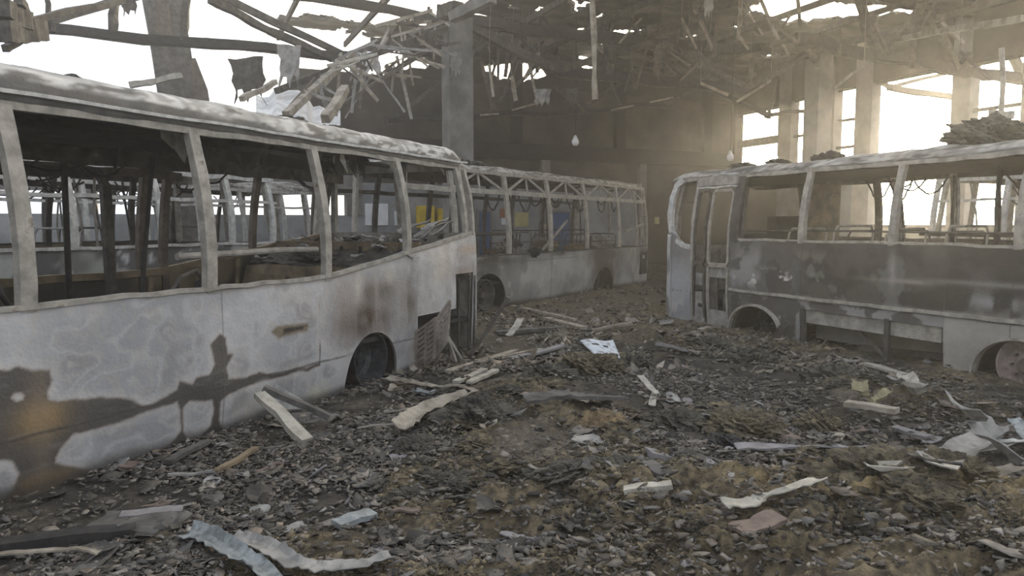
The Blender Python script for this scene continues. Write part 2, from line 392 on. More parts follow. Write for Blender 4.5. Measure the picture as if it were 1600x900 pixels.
class Bus:
    def __init__(s, name, o, d, L0, L1, W, belt, cant, roof, label, cat='bus'):
        s.o = Vector((o[0], o[1], 0)); s.d = Vector((d[0], d[1], 0)).normalized(); s.n = Vector((-s.d.y, s.d.x, 0))
        s.L0, s.L1, s.W, s.belt, s.cant, s.roof = L0, L1, W, belt, cant, roof
        s.b0 = min(belt(L0), belt(L1), belt((L0+L1)/2))
        s.root = empty(name, s.o, math.atan2(s.d.y, s.d.x)); tag(s.root, label, cat)
    def px2(s, px, py):        # pixel on the near side plane -> (t, z)
        r = ray(px, py); n = s.n
        k = (s.o-EYEV).dot(n)/r.dot(n); p = EYEV+r*k
        return ((p-s.o).dot(s.d), p.z)
    def world(s, t, y, z): return s.o+s.d*t+s.n*y+Vector((0, 0, z))
    def Y(s, z, far=False):
        o_ = float(off(np.array(z, float), s.b0, s.cant)); return s.W-o_ if far else o_
    def side(s, far, arches, opens, cfun, nt_=300, nr_=40, dent=.008, top=None, L=None, seed=0, base=.0, name='side_panel'):
        L0, L1 = L or (s.L0, s.L1); top = top or s.belt
        ts = list(np.linspace(L0, L1, nt_))
        for c, r, h in arches: ts += list(c+r*np.cos(np.linspace(0, math.pi, 36))) + [c-r-.003, c+r+.003]
        for a, b, z in opens: ts += [a-.003, a+.003, b-.003, b+.003]
        ts = np.unique(np.clip(np.array(ts), L0, L1)); bot = np.full(ts.shape, base)
        for c, r, h in arches:
            q = np.clip(1-((ts-c)/r)**2, 0, 1); bot = np.maximum(bot, h*q**.42)
        for a, b, z in opens: bot = np.where((ts >= a) & (ts <= b), np.maximum(bot, z), bot)
        tp = np.array([top(t) for t in ts]); r = np.linspace(0, 1, nr_)[:, None]
        Z = bot[None]+(tp-bot)[None]*r; T = np.repeat(ts[None], nr_, 0)
        dn = dent*(fbm(T*1.7, Z*2.2, 31+seed, 3)-.5)*2+dent*.35*(fbm(T*9, Z*9, 33+seed, 2)-.5)
        O = off(Z, s.b0, s.cant)+dn
        if far: P = np.stack([T, s.W-O, Z], -1); Tk = np.array([0, -.03, 0])
        else: P = np.stack([T, O, Z], -1); Tk = np.array([0, .03, 0])
        cf = cfun(T, Z); cb = mixc(rgb(.035, .03, .026), rgb(.15, .12, .075), sst(.4, .62, fbm(T*1.2, Z*1.5, 50+seed)))
        return shell(name, P, Tk, M_PANEL, s.root, None, cf, cb)
    def roofmesh(s, cfun, hole=.0, hole_t=None, seed=0, lip=.0, sag=.02, endr=.35):
        h = s.roof-s.cant; W = s.W; y0 = s.Y(s.cant)
        half = [(0, 0), (-.015, .10), (-.005, .28), (.03, .5), (.09, .68), (.18, .80), (.32, .88), (.55, .94), (.85, .98), (W/2-y0, 1.0)]
        pr = []
        for i in range(len(half)-1):
            for k in range(3):
                f = k/3; pr.append((half[i][0]*(1-f)+half[i+1][0]*f, half[i][1]*(1-f)+half[i+1][1]*f))
        pr.append(half[-1]); n1 = len(pr); full = [(y0+a, b) for a, b in pr]+[(W-y0-a, b) for a, b in pr[-2::-1]]
        ts = np.linspace(s.L0, s.L1, max(60, int((s.L1-s.L0)/.06)))
        yy = np.array([p[0] for p in full]); zz = np.array([p[1] for p in full])
        T = np.repeat(ts[:, None], len(yy), 1); e = np.minimum(ts-s.L0, s.L1-ts)
        k = np.sqrt(np.clip(1-(1-np.clip(e/endr, 0, 1))**2, .0, 1))[:, None]
        Yv = W/2+(yy[None]-W/2)*(.93+.07*k); Zr = s.cant+h*zz[None]*(.25+.75*k)
        Zr = Zr+sag*(fbm(T*2.3, Yv*2.3, 60+seed, 3)-.5)*2*(.3+zz[None])+.012*(fbm(T*12, Yv*12, 61+seed, 3)-.5)
        mid = sst(.5, 1.2, np.minimum(Yv, W-Yv)); Zr = Zr-mid*.10*fbm(T*.9, Yv*.9, 64+seed, 2)
        P = np.stack([T, Yv, Zr], -1); J = np.arange(len(yy))[None]+0*T
        keep = np.ones((len(ts)-1, len(yy)-1), bool)
        if hole:
            f = fbm(T*2.6, Yv*2.6, 70+seed, 4)[:-1, :-1]; m_ = mid[:-1, :-1] > .3
            keep &= ~((f > 1-hole) & m_ & ((T[:-1, :-1] > hole_t) if hole_t is not None else True))
        arc = np.minimum(J, len(yy)-1-J)/(n1-1)
        cf = cfun(T, arc)
        cb = mixc(rgb(.016, .016, .018), rgb(.07, .065, .06), sst(.5, .75, fbm(T*3, Yv*3, 80+seed)))
        nrm = np.zeros_like(P); nrm[..., 2] = -.03; nrm[..., 1] = np.where(Yv < W/2, .02, -.02)*(1-arc)
        return shell('roof', P, nrm, M_PANEL, s.root, keep, cf, cb)
    def pillar(s, t, far=False, wd=.09, dp=.06, m=None, z0=None, z1=None, bow=.03, jit=.05, lean=0.0, name='window_pillar'):
        z0 = s.belt(t)-.03 if z0 is None else z0; z1 = s.cant+.03 if z1 is None else z1; pts = []
        for i in range(8):
            z = z0+(z1-z0)*i/7; pts.append((t+lean*i/7, s.Y(z, far)+(bow*math.sin(math.pi*i/7))*(1 if far else -1)+(-.03 if far else .03), z))
        return MB().beam(pts, wd, dp, up=(0, 1, 0), jit=jit).build(name, m or M_ASH, s.root)
    def rail(s, z, far=False, wd=.05, ht=.06, m=None, L=None, name='window_rail', dy=0.0, amp=.01, n=30):
        L0, L1 = L or (s.L0+.05, s.L1-.05); pts = []
        for i in range(n+1):
            t = L0+(L1-L0)*i/n; zz = z(t) if callable(z) else z
            y = s.Y(zz, far)+(-dy if far else dy); pts.append((t, y+RNG.uniform(-amp, amp)*.5, zz+RNG.uniform(-amp, amp)))
        return MB().beam(pts, wd, ht, jit=.08).build(name, m or M_ASH, s.root)
    def floorpan(s, z=.5):
        q = MB(); g = [[(s.L0+.1+(s.L1-s.L0-.2)*i/24, .08+(s.W-.16)*j/8, z+RNG.uniform(-.015, .015)) for j in range(9)] for i in range(25)]
        return q.sheet(g, .05).build('floor_pan', M_BLACK, s.root)
    def ribs(s, ts, m=None, z=-.05):
        for t in ts:
            y0 = s.Y(s.cant); h = s.roof-s.cant
            pts = [(t, y0+.05, s.cant+z+.05), (t, y0+.1, s.cant+h*.5+z), (t, y0+.3, s.cant+h*.82+z)]+[(t+RNG.uniform(-.02, .02), y0+.3+(s.W-2*y0-.6)*k/5, s.cant+h*.92+z-.04*RNG.random()-.03) for k in range(1, 5)]
            pts += [(t, s.W-y0-.3, s.cant+h*.82+z), (t, s.W-y0-.1, s.cant+h*.5+z), (t, s.W-y0-.05, s.cant+z+.05)]
            MB().beam(pts, .05, .04, up=(1, 0, 0)).build('roof_rib', m or M_BURNT, s.root)
    def end(s, t, sgn, mat_=None, belt=None, nm='end_panel', posts=(0.5,), z0=.05):
        b = belt or s.belt(t)
        g = []
        for i in range(10):
            z = z0+(b-z0)*i/9; row = []
            for j in range(15):
                f = j/14; y = .06+(s.W-.12)*f; bul = .12*(1-(2*f-1)**2)
                row.append((t+sgn*(bul-.08+.01*RNG.uniform(-1, 1)), y, z))
            g.append(row)
        MB().sheet(g, .03).build(nm, mat_ or M_BURNT, s.root)
        for f in (0.04,)+tuple(posts)+(.96,):
            bul = .12*(1-(2*f-1)**2)
            MB().beam([(t+sgn*(bul-.08-.12*k/5), s.W*f+(.10*k/5 if f < .3 else -.10*k/5 if f > .7 else 0), b-.02+(s.cant+.05-b)*k/5) for k in range(6)], .08, .07, up=(1, 0, 0), jit=.08).build('end_pillar', M_ASH, s.root)
        MB().beam([(t+sgn*(.12*(1-(2*f-1)**2)-.2), .15+(s.W-.3)*f, s.cant+.06) for f in np.linspace(0, 1, 9)], .08, .16).build('end_header', M_ASH, s.root)
    def wheel(s, t, z, r, dish=.16, m=None, y=.12, far=False, bolts=8, hubm=None):
        sg = -1 if not far else 1; yy = y if not far else s.W-y
        org = (t, yy, z); R_ = r
        prof = [(-.14, .01), (-.14, R_*.94), (-.10, R_), (dish*.8, R_), (dish, R_*.98), (dish, R_*.92), (dish*.55, R_*.86), (dish*.2, R_*.80), (0, R_*.68), (-.01, R_*.40), (.0, R_*.30), (.0, .01)]
        w_ = MB().lathe(prof, org, (0, sg, 0), 44).build('wheel', m or M_BURNT, s.root)
        h = MB().lathe([(-.02, .01), (-.02, R_*.3), (.05, R_*.27), (.09, R_*.2), (.10, .01)], org, (0, sg, 0), 24).build('hub', hubm or m or M_BURNT, w_)
        for k in range(bolts):
            a = 2*math.pi*k/bolts; o2 = (t+math.cos(a)*R_*.5, yy, z+math.sin(a)*R_*.5)
            MB().lathe([(-.03, .004), (-.03, .018), (.03, .018), (.035, .004)], o2, (0, sg, 0), 6).build('wheel_bolt', hubm or m or M_BURNT, w_)
        return w_
    def liner(s, c, r, h, far=False):
        ang = np.linspace(0, math.pi, 15); g = []
        for a in ang:
            zz = (h+.04)*math.sin(a)**.8; row = []
            for k in range(5):
                y = .05+.55*k/4; row.append((c+(r+.03)*math.cos(a), s.W-y if far else y, zz))
            g.append(row)
        MB().sheet(g, .01).build('wheel_arch', M_BLACK, s.root)
        g2 = [[(c+(r+.02)*math.cos(a), (s.W-.6 if far else .6), zz*max(0., math.sin(a)**.8)) for zz in (0, h+.03)] for a in ang]
        MB().sheet(g2, .01).build('wheel_arch', M_BLACK, s.root)
    def seat(s, t, y, z=.55, m=None, hb=1.15, wd=.8, sgn=1):
        m = m or M_BURNT
        mb = MB()
        for yy in (y, y+wd): mb.tube([(t, yy, z), (t, yy, z+.4), (t-.4*sgn, yy, z+.42), (t-.4*sgn, yy, z)], .014, 6)
        mb.tube([(t, y, z+.4), (t+.06*sgn, y+.02, z+hb-.08), (t+.07*sgn, y+.08, z+hb), (t+.07*sgn, y+wd-.08, z+hb), (t+.06*sgn, y+wd-.02, z+hb-.08), (t, y+wd, z+.4)], .016, 6)
        mb.tube([(t-.4*sgn, y, z+.42), (t-.4*sgn, y+wd, z+.42)], .012, 6); mb.tube([(t+.03*sgn, y, z+.7), (t+.03*sgn, y+wd, z+.68)], .012, 6)
        return mb.build('seat_frame', m, s.root)
    def tubepart(s, name, pts, r, m=None, n=7): return MB().tube(pts, r, n).build(name, m or M_BURNT, s.root)
    def cable(s, t0, t1, y, z, sag, r=.012, n=10):
        return s.tubepart('hanging_cable', [(t0+(t1-t0)*i/n, y+RNG.uniform(-.02, .02), z-sag*math.sin(math.pi*i/n)) for i in range(n+1)], r, M_BLACK, 6)

# ================================================================== left bus
BL = Bus('burnt_coach', (-3.2, 4.6), (.424, .906), -3.2, 6.38, 2.5,
         lambda t: 1.262+max(0, t-3.15)*.133, 2.575, 2.93, 'long white-painted burnt coach shell filling the left, louvred engine door hanging open')
Z4 = lambda pts: [BL.px2(x/2.142, 440+y/2.142) for x, y in pts]
P_up = [(-12, 3), (9, 3), (9, -1)]
upper = Z4([(1500, -600), (-900, -600), (-900, 240), (-300, 300), (0, 305), (30, 308), (60, 290), (100, 300), (165, 300), (175, 330), (158, 370), (165, 395), (200, 403), (250, 390), (330, 388), (400, 395), (440, 405), (490, 415), (560, 385), (600, 365), (605, 340), (650, 345), (660, 320), (700, 310), (722, 270), (715, 240), (705, 215), (735, 180), (755, 195), (760, 240), (778, 240), (755, 285), (765, 325), (830, 325), (870, 310), (900, 315), (1071, 275), (1071, -600)])
lowA = Z4([(188, 590), (200, 560), (250, 510), (300, 498), (420, 460), (500, 425), (600, 405), (612, 440), (615, 500), (590, 540), (545, 580), (510, 600), (420, 605), (370, 628), (290, 630), (190, 612)])
lowB = Z4([(617, 430), (640, 400), (715, 390), (728, 430), (720, 490), (680, 520), (640, 532), (620, 505)])
lowC = Z4([(745, 400), (770, 370), (900, 330), (1080, 280), (1080, 600), (900, 465), (870, 490), (800, 495), (760, 500), (745, 470)])
spotA = Z4([(32, 395), (45, 378), (70, 374), (82, 388), (75, 405), (50, 412)]); diskA = Z4([(-120, 600), (0, 592), (50, 600), (78, 640), (60, 700), (0, 748), (-120, 760)])
glow1 = BL.px2(65, 655); glow2 = BL.px2(75, 762)  # soft orange rust patches on the burnt steel
hole1 = Z4([(912, 170), (925, 155), (985, 150), (1030, 140), (1025, 158), (985, 168), (935, 185)])
split1 = BL.px2(740, 445)[0]
TB = BL.px2(500, 500)[0]
def col_left(T, Z):
    wx = T+.035*(fbm(T*7, Z*7, 1, 3)-.5); wz = Z+.05*(fbm(T*6+9, Z*6, 2, 3)-.5)
    d = np.minimum.reduce([pts_sdf(p, wx, wz) for p in (upper, lowA, lowB, lowC, spotA, diskA)])
    d = np.where(T > TB, -.5, d)
    # paint: bluish white with smoky tide lines
    f = fbm(T*1.1, Z*1.7, 4, 4); g = fbm(T*3.2, Z*3.6, 6, 3)
    pa = mixc(rgb(.27, .278, .292), rgb(.40, .405, .415), sst(.32, .68, f)); pa = mixc(pa, rgb(.21, .208, .208), .6*sst(.55, .72, g))
    r = np.abs(((f*.6+g*.4)*9) % 1-.5)*2; pa = mixc(pa, rgb(.50, .50, .505), .30*sst(.5, 1.0, r))
    r2 = np.abs((g*5) % 1-.5)*2; pa = mixc(pa, rgb(.42, .37, .32), .25*sst(.5, 1.0, r2))
    e = sst(-.10, -.01, d); pa = mixc(pa, rgb(.50, .48, .46), .35*e); pa = mixc(pa, rgb(.20, .16, .13), .75*sst(-.022, -.002, d))
    # rear: smoke and cream stains
    def blob(t, z, st, sz, c, a): return lambda q: mixc(q, rgb(*c), a*np.exp(-((T-t)/st)**2-((Z-z)/sz)**2)*(.5+fbm(T*4, Z*4, 9)))
    for (px, py, st, sz, c, a) in ((570, 500, .50, .26, (.09, .075, .068), 1.35), (590, 455, .42, .16, (.13, .115, .105), 1.3), (640, 470, .2, .35, (.13, .12, .11), 1.1), (535, 470, .2, .3, (.24, .21, .19), .7),
                                   (690, 420, .25, .22, (.47, .42, .34), .8), (560, 445, .1, .2, (.48, .46, .42), .6), (725, 425, .28, .10, (.17, .13, .11), .95), (735, 390, .35, .06, (.36, .27, .20), .8), (610, 430, .12, .1, (.45, .42, .36), .6),
                                   (400, 640, .2, .12, (.44, .42, .36), .6), (500, 615, .2, .1, (.46, .44, .34), .6), (640, 545, .3, .06, (.2, .19, .18), .5)):
        t, z = BL.px2(px, py); pa = blob(t, z, st, sz, c, a)(pa)
    drip = sst(.5, .75, fbm(T*7, Z*.9, 44, 3))*sst(3.0, 3.8, T); pa = mixc(pa, rgb(.30, .28, .27), .45*drip)
    steel = mixc(rgb(.045, .042, .040), rgb(.085, .078, .072), fbm(T*2, Z*6, 10)); steel = mixc(steel, rgb(.16, .15, .145), .5*sst(.6, .8, fbm(T*4, Z*16, 12)))
    for (t, z), st, sz in ((glow1, .17, .13), (glow2, .24, .08)): steel = mixc(steel, rgb(.30, .20, .085), .8*np.exp(-((T-t)/st)**2-((Z-z)/sz)**2))
    steel = mixc(steel, rgb(.22, .17, .12), .35*np.exp(-((T-glow1[0])/.07)**2))
    c = mixc(pa, steel, sst(-.004, .004, d))
    dh = pts_sdf(hole1, wx, wz); c = mixc(c, rgb(.16, .13, .09), sst(.03, -.005, dh)); c = mixc(c, rgb(.02, .018, .016), sst(.0, -.02, dh)*sst(.45, .55, fbm(T*14, Z*14, 15)))
    seam = np.abs(Z-.42-.004*np.sin(T*9)); c = mixc(c, rgb(.05, .045, .04), .85*sst(.011, .004, seam)*(T > -9)*sst(.35, .5, fbm(T*2, Z*0, 71)+.15))
    for ts in (1.76,): c = mixc(c, rgb(.10, .09, .085), .6*sst(.01, .003, np.abs(T-ts)))
    c = mixc(c, rgb(.17, .14, .11), .7*sst(.06, .0, np.array([BL.belt(t) for t in T[0]])[None]-Z)*sst(.4, .6, fbm(T*3, Z*3, 77)))
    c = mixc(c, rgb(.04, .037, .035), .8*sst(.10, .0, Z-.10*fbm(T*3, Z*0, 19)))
    return c
arL = [(3.92, .49, .60)]
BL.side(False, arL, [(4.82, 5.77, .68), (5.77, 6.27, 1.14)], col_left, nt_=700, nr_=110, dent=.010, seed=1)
BL.side(True, arL, [], lambda T, Z: mixc(rgb(.10, .09, .08), rgb(.3, .3, .3), fbm(T, Z, 3)), nt_=160, nr_=20, seed=5)
def roofc(dark=.42, ash=(.50, .49, .47), seed=0, fade=None):
    def f(T, a):
        b = dark+.10*(fbm(T*2.5, a*0, 90+seed, 3)-.5)+.05*(fbm(T*14, a*8, 91+seed, 3)-.5)
        if fade: b = b-fade(T)
        c = mixc(mixc(rgb(.022, .022, .023), rgb(.075, .074, .072), fbm(T*4, a*9, 92+seed)), mixc(rgb(*ash)*.55, rgb(*ash), sst(.3, .62, fbm(T*2.2, a*7, 93+seed))), sst(-.02, .02, a-b))
        c = mixc(c, rgb(.26, .25, .23), sst(.05, .03, a)*1.0)
        c = mixc(c, rgb(.10, .095, .09), .6*sst(.52, .6, fbm(T*14, a*5, 95+seed)))
        return mixc(c, rgb(.05, .045, .04), .9*sst(.56, .62, fbm(T*5, a*12, 94+seed)))
    return f
BL.roofmesh(roofc(.34, (.47, .46, .44), seed=1, fade=lambda T: .17*sst(.5, 6, T)), hole=.40, hole_t=1.2, seed=3, sag=.03)
for t in (-2.84, -1.34, .16, 1.66, 3.15, 4.65): BL.pillar(t, wd=.105 if t < 2 else .095, dp=.07, bow=.035)
BL.pillar(6.13, wd=.07, dp=.06, lean=-.06); BL.pillar(6.32, wd=.06, dp=.07, lean=-.02)
for t in (-1.34, .2, 1.3, 2.95, 3.25, 4.65, 6.1): BL.pillar(t, True, wd=.09, m=M_RUST if t > 1 else M_BURNT, bow=.02, z0=BL.belt(t)-.5)
MB().beam([(1.55, 2.3, .9), (1.55, 2.32, 2.2), (1.62, 2.32, 2.32), (2.35, 2.3, 2.33), (2.42, 2.3, 2.2), (2.42, 2.28, .9)], .10, .06, up=(0, 1, 0)).build('door_frame', M_BURNT, BL.root)
MB().beam([(.35, 2.3, .9), (.35, 2.32, 2.2), (.42, 2.32, 2.32), (1.0, 2.3, 2.33), (1.1, 2.3, 2.2), (1.1, 2.28, .9)], .10, .06, up=(0, 1, 0)).build('door_frame', M_BURNT, BL.root)
BL.rail(lambda t: BL.belt(t)+.012, wd=.07, ht=.035, m=M_ASH, dy=.02, name='window_sill', n=40)
BL.rail(lambda t: BL.belt(t)-.01, True, wd=.08, ht=.08, m=M_TAN, dy=.02, name='window_sill')
BL.rail(2.575, wd=.06, ht=.05, m=M_ASH, dy=.02, name='cant_rail'); BL.rail(2.655, wd=.03, ht=.025, m=M_ASHW, dy=-.035, name='roof_gutter', amp=.006); BL.rail(2.50, True, wd=.10, ht=.16, m=M_BURNT, dy=.05, name='cant_rail')
BL.rail(2.36, True, wd=.05, ht=.09, m=M_RUST, dy=.06, name='cant_rail', L=(-3, 3.4)); BL.rail(2.62, wd=.04, ht=.05, m=M_BLACK, dy=.35, name='ceiling_rail'); BL.rail(2.64, wd=.04, ht=.05, m=M_BLACK, dy=1.2, name='ceiling_rail')
BL.ribs([-2.84, -1.34, .16, 1.66, 3.15, 4.65, 6.0]); BL.floorpan(.52)
for t0, y, sg in ((-.6, 2.1, .10), (1.0, 2.2, .16), (1.4, 2.25, .10), (2.0, 2.15, .13), (3.3, 2.0, .14), (4.0, 1.2, .18), (4.9, 1.9, .12)): BL.cable(t0, t0+RNG.uniform(.5, .9), y, 2.42, sg)
BL.end(6.34, 1, M_ASH); BL.end(-3.15, -1)
BL.liner(3.92, .49, .60); BL.wheel(3.90, .30, .32, dish=.24, y=.27, m=M_RIM, bolts=0)
BL.wheel(3.90, .30, .31, far=True, y=.2)
# rear engine bulkhead, rear bench
g = [[(4.25+.25*j/6+.03*RNG.uniform(-1, 1), .1+2.3*i/14, .55+.72*j/6) for j in range(7)] for i in range(15)]
MB().sheet(g, .04).build('engine_bulkhead', M_TAN, BL.root)
g = [[(4.5+1.75*j/12, .1+2.3*i/12, 1.27+.22*sst(4.6, 5.2, 4.5+1.75*j/12)+.03*RNG.uniform(-1, 1)) for j in range(13)] for i in range(13)]
MB().sheet(g, .04).build('rear_shelf', M_BURNT, BL.root)
g = [[(5.05+.03*RNG.uniform(-1, 1), .1+2.3*i/14, .9+.68*j/5) for j in range(6)] for i in range(15)]
MB().sheet(g, .03).build('engine_bulkhead', M_TAN, BL.root)
for i in range(7):
    y = .35+i*.3; BL.tubepart('seat_stub', [(4.98, y, 1.2), (4.96, y, 1.52)], .02, M_BLACK)
for i in range(6):
    t = 2.5+i*.27; BL.tubepart('seat_stub', [(t, .45, .55), (t+.02, .45, 1.18+.1*RNG.random())], .022, M_BURNT)
for i in range(5): BL.tubepart('side_brace', [(2.9+i*.65, 2.38, .6), (3.0+i*.65, 2.38, BL.belt(3+i*.65)-.05)], .03, M_TAN)
BL.tubepart('handrail', [(1.75, .5, 1.52), (2.4, .48, 1.53), (3.0, .5, 1.54), (3.6, .52, 1.53)], .032, M_ASH, 10)
BL.tubepart('handrail', [(2.0, 1.3, .5), (2.02, 1.3, 1.2), (2.2, 1.3, 2.45)], .022, M_BLACK)
BL.tubepart('handrail', [(1.9, 2.2, .55), (1.92, 2.2, 2.4)], .03, M_BLACK)
BL.tubepart('steering_rod', [(1.5, .4, 1.15), (1.7, .4, 1.35), (1.9, .45, 1.40), (2.1, .5, 1.2)], .02)
MB().tube(bent((.4, .5, 1.1), (.2, .4, 1.4), 6, .05), .02).build('bent_rod', M_BLACK, BL.root)
# sagging ceiling lining
g = [[(-3.0+4.9*i/30, 1.0+1.3*j/8, 2.60-.05*math.sin(j*.6)-.05*fbm(i*.3, j*.4, 3)) for j in range(9)] for i in range(31)]
MB().sheet(g, .02).build('ceiling_lining', M_BLACK, BL.root)
for k in range(16):     # shreds under the roof
    t = RNG.uniform(1.6, 6); y = RNG.uniform(.2, 2.2); l = RNG.uniform(.08, .3)
    MB().sheet([[(t, y, 2.66), (t+RNG.uniform(.05, .25), y+.03, 2.64)], [(t+.03, y+.04, 2.66-l*.6), (t+.12, y, 2.62-l)]], .006).build('lining_shred', RNG.choice([M_BLACK, M_BURNT, M_ASH]), BL.root)
# engine bay: louvred door hanging askew, pipes
def bl3(px, py, y):     # pixel to local point at inward offset y of the left coach
    r = ray(px, py); o = BL.o+BL.n*y; k = (o-EYEV).dot(BL.n)/r.dot(BL.n); p = EYEV+r*k-BL.o
    return Vector((p.dot(BL.d), y, p.z))
def louvre(c00, c10, c11, c01, n):      # bottom-left, bottom-right, top-right, top-left
    c = [Vector(v) for v in (c00, c10, c11, c01)]; mb = MB()
    P_ = lambda u, v: c[0].lerp(c[1], u).lerp(c[3].lerp(c[2], u), v)
    for a, b in (((0, 0), (1, 0)), ((1, 0), (1, 1)), ((1, 1), (0, 1)), ((0, 1), (0, 0)), ((.5, 0), (.5, 1))): mb.beam([P_(*a), P_(*b)], .03, .03, up=(0, 1, 0))
    for i in range(n):
        v = (i+.6)/n; mb.sheet([[P_(0, v), P_(1, v)], [P_(0, v-.42/n)+Vector((0, -.03, 0)), P_(1, v-.42/n)+Vector((0, -.03, 0))]], .006)
    return mb
louvre(bl3(651, 583, -.03), bl3(678, 560, -.30), bl3(681, 497, -.30), bl3(651, 519, -.03), 8).build('louvred_door', M_LOUV, BL.root)
louvre(bl3(679, 560, -.28), bl3(698, 535, -.42), bl3(703, 470, -.30), bl3(680, 503, -.26), 7).build('louvred_door', M_LOUV, BL.root)
for a, b, y0, y1 in (((690, 500), (712, 565), -.3, -.32), ((688, 507), (720, 560), -.25, -.30), ((700, 490), (704, 560), .05, .05), ((716, 435), (716, 540), .1, .1), ((722, 440), (723, 545), .25, .2), ((733, 430), (732, 570), .05, .05), ((741, 430), (741, 560), .0, .0)):
    MB().beam([bl3(*a, y0), bl3(*b, y1)], .035, .03, up=(0, 1, 0)).build('engine_bay_strut', M_BURNT if a[0] > 695 else M_ASH, BL.root)
g = [[(4.85+1.5*i/6, .85+.02*RNG.random(), .05+1.1*j/4) for j in range(5)] for i in range(7)]; MB().sheet(g, .02).build('engine_bay_back', M_BLACK, BL.root)
MB().lathe([(-.2, .01), (-.2, .2), (.2, .22), (.25, .1), (.25, .01)], (5.3, .5, .3), (1, 0, 0), 18).build('engine_block', M_BLACK, BL.root)

# ================================================================== middle bus
BMx = Bus('burnt_city_bus', (-.04, 15.7), (.536, .844), -3.4, 7.72, 2.5, lambda t: 1.16, 2.88, 3.05, 'grey burnt city bus with white zigzag window frame, standing beside the central column')
def col_mid(T, Z):
    f = fbm(T*1.3, Z*1.3, 14, 4); c = mixc(rgb(.20, .205, .205), rgb(.33, .34, .335), sst(.35, .65, f))
    c = mixc(c, rgb(.13, .13, .125), .7*sst(.55, .62, fbm(T*1.6, Z*1.2, 17, 3))*sst(.2, .9, Z)); c = mixc(c, rgb(.42, .41, .38), .5*sst(.6, .66, fbm(T*3, Z*2, 18)))
    for t, z, st, sz, a in ((4.75, .55, .62, .45, 1.0), (4.6, 1.0, 1.0, .25, .9), (-.5, 1.05, 1.2, .14, .8), (-.9, .8, .8, .2, .6), (7.4, .95, .35, .2, .9), (2.2, 1.12, .4, .07, .7)):
        c = mixc(c, rgb(.045, .04, .038), np.clip(a*1.4*np.exp(-((T-t)/st)**2-((Z-z)/sz)**2)*(.5+fbm(T*5, Z*5, 20)), 0, 1))
    for ts in (1.8, 4.05, 6.7): c = mixc(c, rgb(.08, .075, .07), .7*sst(.02, .006, np.abs(T-ts)))
    c = mixc(c, rgb(.10, .09, .08), .7*sst(.018, .006, np.abs(Z-1.0-.0*T))*(T < 3))
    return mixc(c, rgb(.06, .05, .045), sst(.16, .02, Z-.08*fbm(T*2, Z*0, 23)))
arM = [(-.8, .68, .80), (4.72, .62, .66)]
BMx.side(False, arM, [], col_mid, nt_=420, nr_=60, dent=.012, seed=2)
BMx.side(True, arM, [(1.2, 2.6, 1.16), (6.2, 7.4, 1.16)], col_mid, nt_=140, nr_=16, seed=6)
BMx.roofmesh(roofc(.10, (.40, .39, .36), seed=2), hole=.42, seed=7, sag=.035)
for t in (-3.3, -1.9, 0, 1.82, 3.7, 5.68): BMx.pillar(t, wd=.13, dp=.06, m=M_ASH, bow=.02)
BMx.pillar(7.64, wd=.10, m=M_ASH); BMx.pillar(6.9, wd=.05, dp=.03, m=M_ASH)
for t in (-3.2, -1.5, .3, 1.2, 2.6, 3.9, 5.6, 7.5): BMx.pillar(t, True, wd=.12, m=M_BURNT)
BMx.rail(2.475, wd=.05, ht=.10, m=M_ASH, name='window_rail'); BMx.rail(2.86, wd=.06, ht=.07, m=M_ASH, name='cant_rail'); BMx.rail(2.475, True, wd=.05, ht=.08, m=M_BURNT); BMx.rail(1.17, wd=.05, ht=.03, m=M_BURNT, name='window_sill'); BMx.rail(2.84, True, wd=.1, ht=.1, m=M_BURNT, name='cant_rail')
px_ = [-1.9, 0, 1.82, 3.7, 5.68, 7.6]
for a, b in zip(px_[:-1], px_[1:]):
    mdl = (a+b)/2; y1 = BMx.Y(2.5)+.02; y2 = BMx.Y(2.86)+.02
    MB().beam([(mdl, y2, 2.86), (mdl, y1, 2.49)], .045, .03, up=(0, 1, 0)).build('window_brace', M_ASH, BMx.root)
    for e, q in ((a+.06, 1), (b-.06, -1)): MB().beam([(mdl-.03*q, y2, 2.85), (e, y1, 2.50)], .05, .03, up=(0, 1, 0)).build('window_brace', M_ASH, BMx.root)
BMx.ribs([-1.9, 0, 1.82, 3.7, 5.68, 7.2]); BMx.floorpan(.62); BMx.end(7.66, 1); BMx.end(-3.35, -1)
for c, r, h in arM: BMx.liner(c, r, h)
BMx.wheel(-.85, .36, .33, y=.2, m=M_BURNT, hubm=M_BURNT); BMx.wheel(4.72, .33, .33, y=.3, m=M_BLACK)
BMx.wheel(-.85, .36, .33, far=True, y=.2); BMx.wheel(4.72, .33, .33, far=True, y=.2)
MB().box((7.12, -.02, .34), (7.62, .06, .98)).build('headlight_recess', M_BLACK, BMx.root)
for k in range(2): MB().box((7.28+.07*k, -.035, .80), (7.31+.07*k, -.018, .90)).build('headlight_bracket', M_ASHW, BMx.root)
for t, y in ((.9, .5), (2.75, .6), (3.35, 1.0), (4.7, .6), (6.4, 1.6), (-.6, .8), (1.1, 1.7)):
    BMx.tubepart('grab_pole', [(t, y, .65), (t, y, 1.7), (t-.05, y, 2.25), (t-.25, y+.03, 2.7)], .022, M_BURNT)
for t in (.5, 1.0, 2.3, 2.7, 3.1, 3.4, 4.2, 4.45, 4.7, 5.0, 6.2, 6.6): BMx.cable(t, t+RNG.uniform(.35, .7), RNG.uniform(.3, 1.2), 2.5, RNG.uniform(.15, .42), .02)
BMx.tubepart('grab_rail', [(-1.2, .5, 1.1), (-1.2, .5, 1.5), (-1.1, .5, 1.58), (.9, .5, 1.58)], .02)
MB().beam([(-.9, .4, 1.62), (1.4, .4, 1.62)], .03, .03).build('grab_rail', M_BURNT, BMx.root)
